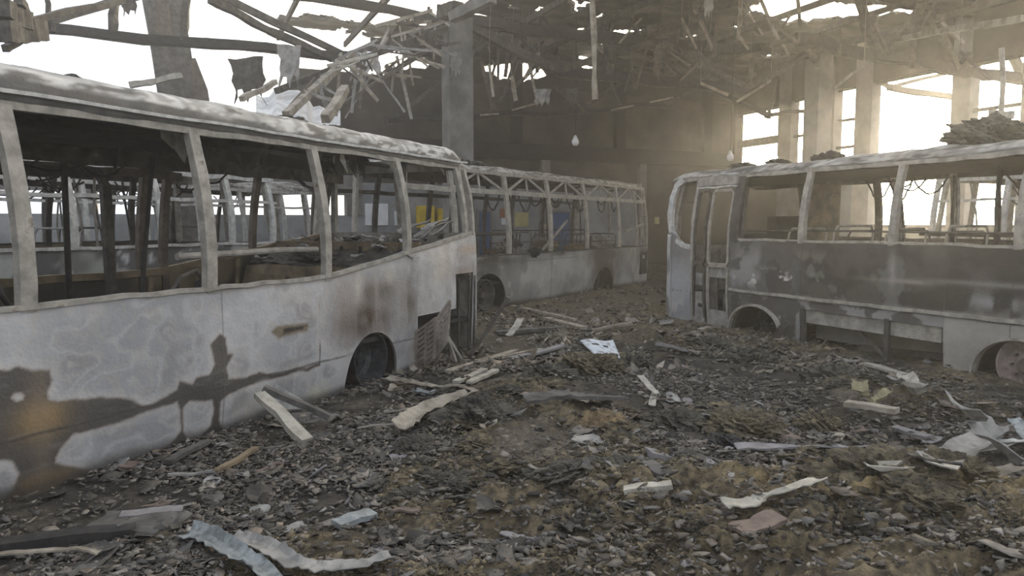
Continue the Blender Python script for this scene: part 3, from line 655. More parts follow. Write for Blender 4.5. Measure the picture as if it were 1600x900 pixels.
for t in (2.3, 3.0, 3.7, 4.5, 5.3, 6.1): BMx.seat(t, 1.3, .65, M_BURNT, hb=1.0); 
for t in (2.6, 4.3, 5.0, 5.9): BMx.seat(t, .25, .65, M_BURNT, hb=.9)
MB().beam([(1.9, .3, 1.2), (3.3, .4, 1.9)], .05, .04).build('fallen_rail', M_ASH, BMx.root)
MB().beam([(6.5, .2, 1.62), (7.6, .1, 1.82)], .08, .05).build('dash_frame', M_ASH, BMx.root)
BMx.tubepart('dash_frame', [(7.2, .15, 1.1), (7.25, .15, 1.72)], .04, M_ASH)

# ================================================================== right bus
BR = Bus('burnt_short_bus', (3.19, 13.1), (.43, -.903), -.86, 8.3, 2.4, lambda t: 1.555, 2.60, 2.80, 'blackened short bus with narrow front door on the right, rounded front corner facing away')
def col_right(T, Z):
    f = fbm(T*1.5, Z*1.6, 24, 4); h = fbm(T*3.5, Z*3.5, 25, 4)
    dk = mixc(rgb(.028, .026, .024), rgb(.062, .057, .052), sst(.35, .65, h)); dk = mixc(dk, rgb(.13, .125, .118), .75*sst(.53, .60, fbm(T*2.2, Z*2.6, 26, 4))*sst(1.5, 1.3, Z))
    lt = mixc(rgb(.10, .095, .09), rgb(.26, .26, .26), sst(.38, .6, f)); lt = mixc(lt, rgb(.045, .04, .037), .85*sst(.50, .56, h))
    front = sst(.1, -.1, T-.05); low = sst(.80, .70, Z-.05*(h-.5))
    c = mixc(dk, lt, np.clip(low*.85, 0, 1))
    bl = sst(2.9, 1.7, T+1.2*(f-.5))*sst(1.75, 1.1, Z+.5*(h-.5)); c = mixc(c, lt*1.05, .8*bl)
    c = mixc(c, rgb(.48, .48, .47), sst(.61, .64, fbm(T*4, Z*6, 27, 4))*np.exp(-((T-1.9)/.7)**2-((Z-.95)/.12)**2)*1.3*(T > .9))
    c = mixc(c, rgb(.35, .34, .32), .7*np.exp(-((T-4.0)/.05)**2-((Z-1.2)/.2)**2)*(.4+h)); c = mixc(c, rgb(.30, .29, .27), .8*np.exp(-((T-4.1)/.5)**2-((Z-1.08)/.03)**2)*h*1.4)
    c = mixc(c, rgb(.30, .30, .30), .8*np.exp(-((T-5.3)/.35)**2-((Z-.92)/.08)**2)*sst(.45, .6, h)); c = mixc(c, rgb(.26, .25, .24), .6*np.exp(-((T-5.2)/.7)**2-((Z-1.12)/.03)**2))
    fr = mixc(rgb(.24, .25, .265), rgb(.36, .37, .39), f); fr = mixc(fr, rgb(.14, .13, .125), .8*sst(.85, 1.3, Z+.3*(h-.5))); fr = mixc(fr, rgb(.50, .50, .49), .6*sst(.58, .64, h)*sst(.6, .3, Z))
    c = mixc(c, fr, front)
    c = mixc(c, mixc(rgb(.24, .23, .21), rgb(.36, .345, .31), f), sst(4.70, 4.76, T)*low); 
    c = mixc(c, rgb(.20, .19, .17), .9*sst(.022, .010, np.abs(Z-.725))*(T > .95)); c = mixc(c, rgb(.03, .028, .026), .8*sst(.014, .006, np.abs(Z-.695))*(T > .95))
    c = mixc(c, rgb(.05, .045, .04), .6*sst(.01, .003, np.abs(Z-.60-.0*T))*(T < 0))
    for ts in (2.5, 5.5, -.55): c = mixc(c, rgb(.03, .028, .026), .6*sst(.012, .004, np.abs(T-ts)))
    return c
arR = [(1.60, .54, .50), (5.62, .50, .52)]
BR.side(False, arR, [(2.5, 4.72, .56)], col_right, nt_=560, nr_=90, dent=.010, L=(.98, 8.3), seed=3)
# front quarter below the wraparound corner window
BR.side(False, [], [], col_right, nt_=60, nr_=50, dent=.012, L=(-.60, 0.0), seed=4, top=lambda t: 1.42+.25*sst(-.15, -.6, t)*1.0)
def corner(z0, z1, name, colm=None, r=.34):
    a = np.linspace(0, math.pi*.5, 12); z = np.linspace(z0, z1, 24); Zz = np.repeat(z[:, None], 12, 1); Aa = np.repeat(a[None], 24, 0)
    O = off(Zz, 1.555, 2.6); P = np.stack([-.58-r*np.sin(Aa)+.0*Zz+.10*np.clip((Zz-1.4)/1.2, 0, 1)**2*np.sin(Aa), O+r*(1-np.cos(Aa)), Zz], -1)
    P = P+(fbm(Aa*3, Zz*3, 99)[..., None]-.5)*.02
    return shell(name, P, np.array([.03, .01, 0]), M_PANEL, BR.root, None, mixc(rgb(.20, .21, .22), rgb(.46, .46, .46), sst(.4, .6, fbm(Aa*2, Zz*3, 98))))
corner(.0, 1.62, 'corner_panel')
g = [[(-.92-.06*math.sin(math.pi*j/14), .36+(1.68)*j/14, .05+1.35*i/8) for j in range(15)] for i in range(9)]; MB().sheet(g, .03).build('front_panel', M_ASH, BR.root)
o_ = corner(.02, 1.62, 'corner_panel'); o_.scale = (1, -1, 1); o_.location = (0, 2.4, 0)
BR.side(True, arR, [(6.2, 7.2, 1.555)], col_right, nt_=140, nr_=16, seed=8, L=(-.58, 8.3))
BR.roofmesh(roofc(.16, (.34, .335, .32), seed=4), hole=.28, seed=12, sag=.03, endr=.5)
# wraparound window frame: curved tubes
def arcpts(pts, r): return MB().tube(pts, r, 8)
MB().beam([(-.62, .05, 1.66), (-.66, .06, 1.75), (-.70, .08, 2.0), (-.70, .12, 2.3), (-.62, .16, 2.52), (-.45, .17, 2.62)], .13, .06, up=(0, 1, 0), jit=.15).build('corner_pillar', M_ASHW, BR.root)
MB().beam([(-.68, .06, 1.85), (-.58, .04, 1.66), (-.42, .03, 1.50), (-.25, .02, 1.42), (-.03, .02, 1.40)], .08, .06, up=(0, 1, 0), jit=.15).build('window_rim', M_ASHW, BR.root)
MB().beam([(-.92, .4, 1.45), (-.90, .42, 2.0), (-.75, .45, 2.55)], .09, .07, up=(1, 0, 0)).build('corner_pillar', M_ASH, BR.root)
MB().beam([(-.92, 2.0, 1.45), (-.90, 1.98, 2.0), (-.75, 1.95, 2.55)], .09, .07, up=(1, 0, 0)).build('corner_pillar', M_ASH, BR.root)
MB().beam([(-.55, .2, 2.58), (-.72, .5, 2.6), (-.78, 1.2, 2.62), (-.72, 1.9, 2.6), (-.55, 2.2, 2.58)], .12, .14).build('front_header', M_ASH, BR.root)
BR.tubepart('wiper_arm', [(-.5, .3, 2.2), (-.2, .28, 2.21)], .012, M_BLACK)
# door: two leaves
for (a, b, nm) in ((0.03, .36, 0), (.40, .95, 1)):
    root = empty('door'); root.parent = BR.root
    y = .04
    fr = MB(); ya = BR.Y(2.4)+.02
    def ring(z0, z1, t0, t1, w_=.045):
        yy = lambda z: BR.Y(z)+.02
        c = [(t0+.03, yy(z0), z0), (t0, yy(z0), z0+.06), (t0, yy((z0+z1)/2), (z0+z1)/2), (t0, yy(z1), z1-.06), (t0+.04, yy(z1), z1), (t1-.04, yy(z1), z1), (t1, yy(z1), z1-.06), (t1, yy((z0+z1)/2), (z0+z1)/2), (t1, yy(z0), z0+.06), (t1-.03, yy(z0), z0), (t0+.03, yy(z0), z0)]
        return MB().beam(c, w_, .035, up=(0, 1, 0))
    ring(1.13, 2.38, a+.03, b-.03).build('door_frame', M_ASH if nm else M_BURNT, root)
    ring(.05, 1.10, a+.03, b-.03).build('door_frame', M_ASH if nm else M_BURNT, root)
    if nm:
        MB().box((a+.02, y, .90), (b-.02, y+.03, 1.14)).build('door_panel', M_SHEET, root)
        MB().box((a+.02, y, .02), (b-.02, y+.03, .34)).build('door_panel', M_SHEET, root)
        MB().box((a+.02, y+.01, .34), (b-.30, y+.03, .90)).build('door_panel', M_BURNT, root)
        MB().box((a+.4, y, .34), (b-.02, y+.03, .62)).build('door_panel', M_BURNT, root)
    else:
        MB().box((a+.02, y, .05), (b-.02, y+.03, .62)).build('door_panel', M_SHEET, root)
        MB().box((a+.02, y, .74), (b-.02, y+.03, .95)).build('door_panel', M_SHEET, root)
        MB().box((a+.15, y-.02, .36), (a+.27, y, .42)).build('door_handle', M_BLACK, root)
BR.pillar(.0, wd=.07, dp=.06, m=M_ASH, z0=.02, z1=2.62, bow=0); BR.pillar(1.06, wd=.19, dp=.07, m=M_BURNT, z0=1.5, bow=.0)
BR.rail(2.44, L=(0, 1.0), wd=.05, ht=.03, m=M_ASHW, name='door_header', n=8); MB().box((0, .09, 2.47), (1.0, .14, 2.62)).build('door_header', M_ASH, BR.root)
for t in (2.47, 3.97, 5.53, 7.05, 8.25): BR.pillar(t, wd=.095, dp=.07, m=M_ASH, bow=.01, jit=.12)
BR.rail(1.56, wd=.05, ht=.035, m=M_ASH, L=(1.0, 8.25), dy=.02, name='window_sill'); BR.rail(2.60, wd=.07, ht=.06, m=M_ASH, dy=.02, name='cant_rail', L=(-.4, 8.25))
for t in (.3, 1.9, 2.3, 3.2, 4.75, 6.3, 7.8): BR.pillar(t, True, wd=.11, m=M_ASH if t > 1 and t != 1.9 else M_BURNT, bow=.02, lean=RNG.uniform(-.1, .1))
BR.rail(2.55, True, wd=.08, ht=.12, m=M_BURNT, name='cant_rail'); BR.rail(1.56, True, wd=.06, ht=.05, m=M_BURNT, name='window_sill')
BR.ribs([.9, 2.47, 3.97, 5.53, 7.05]); BR.floorpan(.55); BR.end(8.25, 1)
g = [[(-.3+8.4*i/30, .22+1.95*j/6, 2.60-.05*fbm(i*.4, j*.4, 8)) for j in range(7)] for i in range(31)]; MB().sheet(g, .02).build('ceiling_lining', M_BLACK, BR.root)
MB().box((-.5, 2.26, 1.5), (1.1, 2.31, 1.96)).build('far_side_lining', M_BLACK, BR.root); MB().box((1.15, 1.5, .6), (1.2, 2.28, 2.5)).build('driver_partition', M_TAN, BR.root); MB().box((6.9, 1.5, .6), (6.95, 2.28, 2.5)).build('driver_partition', M_BURNT, BR.root)
for c, r, h in arR: BR.liner(c, r, h)
BR.wheel(5.64, .24, .31, dish=.06, y=.10, m=M_RIMP, hubm=M_RUST, bolts=8); BR.wheel(1.60, .16, .30, dish=.1, y=.35, m=M_BLACK)
BR.wheel(5.64, .24, .31, far=True, y=.12); BR.wheel(1.60, .2, .3, far=True, y=.12)
MB().beam([(1.60+.57*math.cos(a), -.02, .50*max(0, math.sin(a))**.84+.02) for a in np.linspace(math.pi, 0, 17)], .035, .07, up=(0, 1, 0)).build('arch_trim', M_ASH, BR.root)
MB().beam([(5.62+.52*math.cos(a), -.015, .52*max(0, math.sin(a))**.84+.02) for a in np.linspace(math.pi, 0, 17)], .03, .07, up=(0, 1, 0)).build('arch_trim', M_ASH, BR.root)
BR.rail(.725, wd=.03, ht=.045, m=M_ASH, L=(1.0, 8.25), dy=-.015, name='side_moulding')
# open luggage bay
MB().sheet([[(2.52, .03, .56), (4.7, .03, .56)], [(2.52, .04, .42), (3.2, .05, .38)]], .02) if False else None
MB().box((2.52, .04, .36), (4.68, .07, .55)).build('bay_rail', M_ASH, BR.root); MB().box((2.5, .35, .10), (4.7, .42, .50)).build('chassis_rail', M_CONC, BR.root)
for t in (2.55, 3.95): MB().box((t-.035, .0, .0), (t+.035, .06, .58)).build('bay_post', M_BURNT, BR.root)
MB().beam([(3.2, .1, .5), (3.9, .1, .05)], .04, .04).build('bay_brace', M_RUST, BR.root); MB().beam([(3.3, .3, .08), (4.6, .3, .15)], .06, .08).build('bay_brace', M_BURNT, BR.root)
MB().beam([(2.1, -.06, .08), (2.35, -.1, .35)], .12, .02, up=(0, 1, 0)).build('torn_flap', M_BURNT, BR.root)
for i, t in enumerate((1.9, 2.75, 3.6, 4.45, 5.3, 6.2)):
    BR.seat(t, .28, .6, M_ASH, hb=1.14+.04*(i % 2), wd=.85); BR.seat(t+.15, 1.4, .6, M_BURNT, hb=1.10, wd=.8)
BR.tubepart('handrail', [(1.1, .25, 1.70), (3.0, .25, 1.71), (5, .25, 1.70), (8, .25, 1.71)], .014); BR.tubepart('handrail', [(3.5, 1.2, 1.66), (8, 1.2, 1.65)], .02)
for t, y in ((3.2, 1.3), (4.4, 1.3), (4.75, 1.0), (5.15, 1.3), (5.0, .5), (3.7, 1.8)): BR.tubepart('grab_pole', bent((t, y, .6), (t+RNG.uniform(-.15, .15), y, 2.5), 7, .03), .02)
for t in (2.2, 2.3, 2.5, 2.6, 2.9, 4.2, 4.8): BR.cable(t, t+RNG.uniform(.3, .6), RNG.uniform(1.6, 2.1), 2.5, RNG.uniform(.1, .35), .014)

# ================================================================== wrecks behind
def wreck(name, o, d, L0, L1, belt, cant, roof, label, pts, pf, cseed, fm, body=(.2, .21, .21), hole=.42, seats=5):
    b = Bus(name, o, d, L0, L1, 2.45, lambda t: belt, cant, roof, label)
    cf = lambda T, Z: mixc(mixc(rgb(*body)*.6, rgb(*body)*1.5, sst(.35, .65, fbm(T*1.2, Z*1.6, cseed))), rgb(.05, .052, .055), .85*sst(.48, .54, fbm(T*2.1, Z*2.9, cseed+1)))+rgb(.4, .4, .42)*sst(.66, .68, fbm(T*5, Z*6, cseed+2))[..., None]
    L = L1-L0; ar = [(L0+L*.2, .55, .7), (L0+L*.78, .55, .7)]
    b.side(False, ar, [], cf, nt_=160, nr_=24, seed=cseed); b.side(True, ar, [], cf, nt_=80, nr_=12, seed=cseed)
    b.roofmesh(roofc(.12, (.42, .42, .41), seed=cseed), hole=hole, seed=cseed, sag=.05)
    for i, t in enumerate(pts): b.pillar(t, wd=.09, m=fm, lean=RNG.uniform(-.06, .06))
    for i, t in enumerate(pf): b.pillar(t, True, wd=.09, m=M_BURNT, lean=RNG.uniform(-.1, .1))
    b.rail(belt, wd=.06, ht=.04, m=fm, name='window_sill'); b.rail(cant, wd=.06, ht=.07, m=fm, name='cant_rail'); b.rail(cant-.38, wd=.04, ht=.05, m=fm); b.rail(cant-.3, True, m=M_BURNT); b.rail(belt, True, m=M_BURNT, name='window_sill')
    b.floorpan(.55); b.end(L1-.04, 1, M_BURNT); b.end(L0+.04, -1, M_BURNT); b.ribs(pts[::2])
    for c, r, h in ar: b.liner(c, r, h); b.wheel(c, .33, .32, y=.2, bolts=6)
    for i in range(seats): b.seat(L0+1+i*(L-2)/seats, .3 if i % 2 else 1.3, .6, fm if i % 2 else M_BURNT, hb=1.15)
    for i in range(16): t = RNG.uniform(L0+.5, L1-1); b.cable(t, t+RNG.uniform(.3, .8), RNG.uniform(.3, 2), cant-.1, RNG.uniform(.1, .35), .014)
    for i in range(18): t = RNG.uniform(L0+.5, L1-.5); y = RNG.uniform(.3, 2.1); b.tubepart('grab_pole', bent((t, y, .6), (t+RNG.uniform(-.3, .3), y+RNG.uniform(-.2, .2), cant-.05), 7, .05), .018, RNG.choice([M_BURNT, M_BURNT, M_ASH]))
    return b
dl = (.424, .906); nl = Vector((-.906, .424, 0)); oL = Vector((-3.2, 4.6, 0))
q1 = oL+nl*4.1
W1 = wreck('burnt_bus', (q1.x, q1.y), dl, -1.5, 7.0, 1.50, 2.55, 2.82, 'grey bus wreck seen through the windows of the long white coach, next beyond it', [-.6, .7, 2.0, 3.3, 4.6, 5.9, 6.8], [0, 1.5, 3, 4.5, 6, 6.8], 120, M_ASHW, (.26, .27, .26))
q2 = oL+nl*8.0+Vector((1.7, 3.6, 0))
W2 = wreck('burnt_bus', (q2.x, q2.y), dl, -1, 8.5, 1.2, 2.6, 2.9, 'farther tangled bus wreck seen beyond the grey bus wreck on the left', [-.4, .9, 2.2, 3.5, 4.8, 6.1, 7.4, 8.3], [0, 1.5, 3, 4.5, 6, 7.5], 140, M_ASHW, (.25, .25, .25))
q3 = Vector((3.19, 13.1, 0))+Vector((.903, .43, 0))*4.6
W3 = wreck('burnt_bus', (q3.x, q3.y), (.43, -.903), 1.2, 8.6, 1.3, 2.62, 2.88, 'pale skeleton of a bus seen through the windows of the blackened short bus', [1.3, 2.6, 3.8, 5.0, 6.2, 7.4, 8.4], [1.6, 3, 4.4, 5.8, 7.2, 8.4], 160, M_ASHW, (.3, .28, .24), hole=.5)

# ================================================================== things on the back wall
def wallpt(px, py):
    r = ray(px, py); n = A; k = (C0-EYEV).dot(n)/r.dot(n); p = EYEV+r*k
    return (-(p-C0).dot(B), p.z)
def wall_item(name, rect, m, label, cat, th=.05, kind=None):
    (u0, z1), (u1, z0) = wallpt(rect[0], rect[1]), wallpt(rect[2], rect[3])
    q = MB(); wall_box(q, u1, u0, 0.005, th, z0, z1); o = q.build(name, m)
    tag(o, label, cat, kind=kind)
    return o
def door(rect, label, n):
    (u0, z1), (u1, z0) = wallpt(rect[0], rect[1]), wallpt(rect[2], rect[3]); z0 = 0
    q = MB(); wall_box(q, u1, u0, .01, .06, z0, z1); o = q.build('door_%d' % n, M_BLUE); tag(o, label, 'door', kind='structure')
    h = MB(); wall_box(h, u0-.14, u0-.10, .06, .11, 1.0, 1.12); h.build('door_handle', M_BLACK, o)
    f = MB(); wall_box(f, u0, u0+.07, .01, .1, z0, z1+.07); wall_box(f, u1-.07, u1, .01, .1, z0, z1+.07); wall_box(f, u1-.07, u0+.07, .01, .1, z1, z1+.08); f.build('door_frame', M_CONC, o)
door((747, 331, 765, 400), 'blue door in the grey back wall just right of the coach rear', 1)
door((862, 332, 888, 400), 'blue door in the grey back wall seen through the middle of the city bus', 2)
wall_item('notice_board', (781, 326, 797, 340), M_ORNG, 'orange brown board on the grey wall above a white sheet', 'notice board')
wall_item('paper_notice', (783, 341, 795, 351), M_WHT, 'white paper notice right under the orange brown board', 'notice')
wall_item('notice_board', (804, 332, 825, 354), M_YELP, 'pale yellow board on the grey back wall right of the orange brown one', 'notice board')
o = wall_item('hydrant_box', (842, 348, 854, 368), M_RUST, 'dark red framed box with a pale door on the grey wall between the blue doors', 'fire hydrant box', th=.16)
(u0, z1), (u1, z0) = wallpt(845, 350), wallpt(853, 366); q = MB(); wall_box(q, u1, u0, .16, .18, z0, z1); q.build('box_door', M_CREAM, o)
wall_item('yellow_cabinet', (650, 322, 672, 356), M_YEL, 'yellow cabinet against the back wall left of the grey pier', 'cabinet', th=.5)
wall_item('yellow_cabinet', (678, 326, 690, 356), M_YEL, 'narrow yellow cabinet against the back wall, right of the wider yellow one', 'cabinet', th=.5)
wall_item('wall_sign', (1022, 339, 1029, 350), M_YELP, 'small yellow sign on the brown wall between the two right hand buses', 'sign')
wall_item('wall_cladding', (570, 318, 606, 352), M_WHT, 'pale bluish panel on the far wall seen through the coach rear', 'wall panel')
wall_item('wall_cladding', (616, 330, 640, 352), M_WHT, 'smaller pale panel right of the bluish one on the far wall', 'wall panel')
# ================================================================== trusses
TR = []
def truss(origin, nodes_top, nodes_bot, diags, label, r=.10, dx=0.0, amp=.04):
    """nodes in (k along B, z)"""
    root = empty('roof_truss', (origin.x, origin.y, 0), math.atan2(B.y, B.x)); tag(root, label, 'roof truss')
    P_ = lambda n, y=0: Vector((n[0], y, n[1]))
    for nm, ns in (('top_chord', nodes_top), ('bottom_chord', nodes_bot)):
        if len(ns) < 2: continue
        pts = []
        for a, b in zip(ns[:-1], ns[1:]):
            seg = bent(P_(a), P_(b), 5, amp); pts += seg[:-1] if b != ns[-1] else seg
        MB().beam([p+Vector((0, .05, 0)) for p in pts], .08, r*1.15, jit=.1).build(nm, M_BURNT, root)
        MB().beam([p-Vector((0, .05, 0)) for p in pts], .08, r, jit=.1).build(nm, M_BLACK, root)
    for a, b in diags: MB().beam(bent(P_(a), P_(b), 4, amp*.7), r*.75, r*.75, jit=.12).build('truss_diagonal', M_BURNT, root)
    for a in nodes_bot+nodes_top[1:-1]:
        MB().box((a[0]-.14, -.02, a[1]-.12), (a[0]+.14, .02, a[1]+.12)).build('gusset_plate', M_BURNT, root)
    return root
truss(CM, [(0, 7.15), (3, 7.12), (6.2, 7.15), (9.6, 7.3), (12.9, 7.7)], [(3.0, 6.08), (6.3, 6.05), (9.7, 6.12)],
      [((.1, 7.1), (3, 6.08)), ((3, 6.08), (6.1, 7.15)), ((6.4, 7.15), (9.7, 6.12)), ((9.7, 6.12), (12.8, 7.65)), ((4.6, 7.15), (4.6, 6.07)), ((6.3, 7.15), (6.3, 6.05))], 'long burnt roof truss spanning from the centre column to the pale right column', r=.27)
truss(CM, [(-13, 7.35), (-9.8, 7.25), (-6.4, 7.3), (-3, 7.25), (0, 7.05)], [(-13, 6.1), (-9.5, 5.95), (-6.0, 5.95), (-2.9, 5.95)],
      [((-.1, 7.0), (-2.9, 5.95)), ((-2.9, 5.95), (-6.4, 7.3)), ((-6.4, 7.3), (-9.5, 5.95)), ((-9.5, 5.95), (-11.6, 7.3)), ((-7.9, 6.8), (-8.0, 5.95)), ((-6.4, 7.3), (-6.6, 5.95))], 'burnt roof truss spanning leftwards from the centre column across the white sky', r=.19)
truss(CM+B*12.9, [(0, 7.7), (3.3, 7.5), (6.6, 7.4)], [(3.2, 6.6), (6.6, 6.5)], [((0, 7.6), (3.2, 6.6)), ((3.2, 6.6), (6.4, 7.4))], 'short burnt truss running right from the pale right column', r=.18)
T2 = CM+A*3.3
truss(T2, [(-1.5, 7.2), (2, 7.1), (6, 7.2), (10, 7.3), (13, 7.4)], [(-1, 4.9), (2.2, 5.25), (5.5, 5.6), (9, 6.0)],
      [((-1, 4.9), (2, 7.1)), ((2.2, 5.25), (4, 7.1)), ((5.5, 5.6), (4, 7.1)), ((5.5, 5.6), (8, 7.2)), ((9, 6), (11, 7.3))], 'sagging truss hanging low near the back wall, right of the centre column', r=.15, amp=.1)
T3 = CM-A*4.6
truss(T3, [(7.2, 6.35), (10, 6.2), (13, 6.1), (16, 6.05), (19, 6.2)], [], [((10, 6.2), (9.2, 7.6)), ((10.2, 6.2), (11.6, 7.7)), ((13, 6.1), (11.8, 7.7)), ((13.2, 6.1), (14.6, 7.6)), ((16, 6.05), (14.8, 7.6))], 'sooty truss chord with steep braces crossing above the bright right windows', r=.27, amp=.06)
truss(T3, [(6, 7.6), (10, 7.6), (15, 7.65), (19, 7.6)], [], [], 'upper dark beam at the top right above the steep braces', r=.14, amp=.05)
T4 = CM+A*1.5+Vector((0, 0, 0))
truss(T4, [(6.5, 7.35), (9, 6.5), (12, 5.6), (14.5, 5.9)], [], [((9, 6.5), (9.8, 7.5)), ((12, 5.6), (12.6, 7.4))], 'fallen diagonal girder slanting down left of the bright windows', r=.12, amp=.08)
# long loose members
def member(a, b, da, db, w_, m, label, name='loose_beam', cat='beam', n=8, amp=.02, sag=0):
    p = bent(at(a[0], a[1], da), at(b[0], b[1], db), n, amp, sag)
    return tag(MB().beam(p, w_, w_, jit=.12).build(name, m), label, cat)
member((703, 42), (432, 142), 19.6, 15.5, .14, M_BURNT, 'upper of the dark rails sloping down left from the centre column', 'sloping_rail')
member((690, 58), (520, 175), 19.4, 17, .10, M_BURNT, 'middle dark rail sloping down left from the centre column to the coach roof', 'sloping_rail')
member((684, 68), (505, 185), 19.0, 16.6, .07, M_RUST, 'lowest brownish rail sloping down from the centre column to the coach roof', 'sloping_rail')
member((552, 83), (447, 180), 17, 13.5, .13, M_LATH, 'long pale lath leaning onto the coach roof left of the sloping rails', 'leaning_lath', 'lath')
member((540, 138), (508, 186), 14.5, 13.3, .15, M_LATH, 'short broad pale board standing on the coach roof', 'leaning_board', 'board')
member((475, 142), (524, 158), 14.5, 14.8, .07, M_LATH, 'small pale crosspiece over the leaning lath', 'crosspiece', 'lath')
member((430, 128), (377, 155), 15, 14, .10, M_LATH, 'pale strip slanting across the sky beside the hanging torn panel', 'slanting_strip', 'strip')
member((203, 133), (284, 118), 14, 14.2, .10, M_CREAM, 'pale plank lying across the foot of the warped dark column', 'plank', 'plank')
member((0, 12), (38, 34), 9, 9.6, .22, M_BURNT, 'thick crumpled girder at the upper left edge', 'crumpled_girder', 'girder')
member((0, 48), (60, 48), 9, 10, .26, M_BURNT, 'heavy girder end entering at the left edge under the crumpled one', 'girder_end', 'girder')
member((8, 76), (48, 52), 9.6, 10.2, .08, M_BURNT, 'thin bracket slanting under the heavy girder end', 'bracket', 'bracket')
member((28, 0), (52, 42), 9.3, 10, .10, M_BURNT, 'thin brace rising from the heavy girder end', 'girder_brace', 'brace')
member((50, 33), (192, 0), 10, 12, .09, M_BURNT, 'long thin brace rising right from the heavy girder end', 'girder_brace', 'brace')
member((74, 0), (84, 50), 11, 11, .05, M_BURNT, 'fine vertical hanger at the upper left', 'hanger_rod', 'rod')
member((328, 0), (420, 48), 14, 15.5, .12, M_BURNT, 'dark diagonal pipe crossing the white sky at the upper left', 'diagonal_pipe', 'pipe')
member((420, 48), (520, 92), 15.5, 17, .13, M_BURNT, 'lower run of the dark diagonal pipe reaching the truss chord', 'diagonal_pipe', 'pipe')
member((705, 28), (770, -4), 17, 16.4, .22, M_CONC, 'fat grey pipe jutting up right from the centre column top', 'duct_pipe', 'pipe')
member((690, 20), (716, 14), 17.5, 17, .3, M_BURNT, 'stub of dark pipe on top of the centre column', 'duct_stub', 'pipe')
member((925, -10), (930, 155), 15.5, 15.7, .09, M_LATH, 'long pale lath hanging straight down near the bright roof holes', 'hanging_lath', 'lath')
member((1400, 62), (1600, 28), 17, 13, .12, M_LATH, 'pale bent purlin slanting up to the top right corner', 'bent_purlin', 'purlin')
member((1172, -34), (1216, 62), 18, 18, .07, M_LATH, 'thin pale strut slanting under the top right roof hole', 'thin_strut', 'strut')
member((1162, -34), (1153, 62), 18, 18, .08, M_LATH, 'short upright pale strut left of the thin slanting strut', 'thin_strut', 'strut')
member((1470, 35), (1505, 68), 16, 16, .07, M_LATH, 'pale strut right of the steep braces', 'thin_strut', 'strut')
member((1565, 75), (1566, 200), 12, 12.2, .07, M_ASH, 'rusty drop pipe hanging over the heap on the short bus roof', 'drop_pipe', 'pipe')
member((1548, 178), (1582, 180), 12, 12, .12, M_ASH, 'small cross arm at the foot of the drop pipe', 'cross_arm', 'bracket')
member((1262, 78), (1280, 105), 20, 20, .14, M_LATH, 'pale bracket at the head of the pale right column', 'column_bracket', 'bracket')
# roof deck with ragged holes
def deck():
    u = np.linspace(-.4, 17.5, 170); v = np.linspace(-.3, 16, 150); U, V = np.meshgrid(u, v, indexing='ij')
    Z = 8.05-.25*fbm(U*.5, V*.5, 201, 3)-.12*fbm(U*3, V*3, 202, 3)-.10*np.abs(((U*1.1) % 1)-.5)
    Z = Z-.5*sst(9, 15, V)*fbm(U*.4, V*.7, 204)
    P = np.stack([C0.x-B.x*U-A.x*V, C0.y-B.y*U-A.y*V, Z], -1)
    px = 800+F*P[..., 0]/P[..., 1]
    f = fbm(U*1.1, V*1.1, 205, 5)
    keep = (f < .73)
    keep &= ~((U > 12.4+1.5*(f-.5)*3) & (V > 1.0+2*(f-.5)))               # collapsed area beyond the centre column
    keep &= ~((V > 14.6+3*(f-.5)) )
    def hole(cx, cy, a, b): 
        r = ray(cx, cy); k = (7.9-EYE)/r.z; p = EYEV+r*k-C0; uu, vv = -p.dot(B), -p.dot(A)
        return ((U-uu)/a)**2+((V-vv)/b)**2+3.2*(f-.5) < 1
    for h in ((915, 46, .35, .45), (962, 50, .3, .3), (990, 47, .3, .3), (1075, 55, .3, .2), (1250, 6, 1.6, 1.3), (1330, 18, 1.2, .8), (1400, 12, .8, .6)): keep &= ~hole(*h)
    keep = keep[:-1, :-1]
    c = mixc(rgb(.035, .033, .03), rgb(.12, .11, .095), sst(.4, .7, fbm(U*.9, V*2.5, 207)))
    o = shell('ceiling', P, np.array([0, 0, .08]), M_PANEL, None, keep, c, c); o['kind'] = 'structure'
    o['label'] = 'burnt roof deck with ragged holes over the far side of the hall'; o['category'] = 'roof'
deck()
# a lower hanging screen of torn soffit with daylight behind it (bright gap band above the back wall, right of the centre column)
for i in range(9):
    u = 1.5+i*2.0; q = MB(); q.beam([bp(u, .15, 7.4), bp(u+.05, 6, 7.32), bp(u, 12, 7.35)], .08, .16, jit=.1)
    tag(q.build('purlin', M_BURNT), 'sooty purlin running under the burnt roof deck', 'purlin', 'purlins under the roof deck')
# hanging shreds of sheet, laths and panels under the roof
def strip3(pts, wd, th, tw=0.0, curl=.0, jag=.15, up=(0, 0, 1), nw=4):
    pts = [Vector(p) for p in pts]; g = []; n = len(pts)
    for i, p in enumerate(pts):
        d = (pts[min(i+1, n-1)]-pts[max(i-1, 0)]).normalized(); s_ = d.cross(Vector(up))
        if s_.length < .05: s_ = d.cross(Vector((.8, .6, 0)))
        s_.normalize(); u_ = s_.cross(d)
        a = tw*(i/(n-1)-.5)+RNG.uniform(-.1, .1); sd_ = s_*math.cos(a)+u_*math.sin(a); uu = u_*math.cos(a)-s_*math.sin(a)
        wl = wd/2*(1+RNG.uniform(-jag, jag)); wr = wd/2*(1+RNG.uniform(-jag, jag)); row = []
        for j in range(nw):
            f = j/(nw-1)*2-1; row.append(p+sd_*(f*(wl if f < 0 else wr))+uu*(curl*wd*(f*f)+RNG.uniform(-.03, .03)*wd))
        g.append(row)
    return MB().sheet(g, th)
HS = []
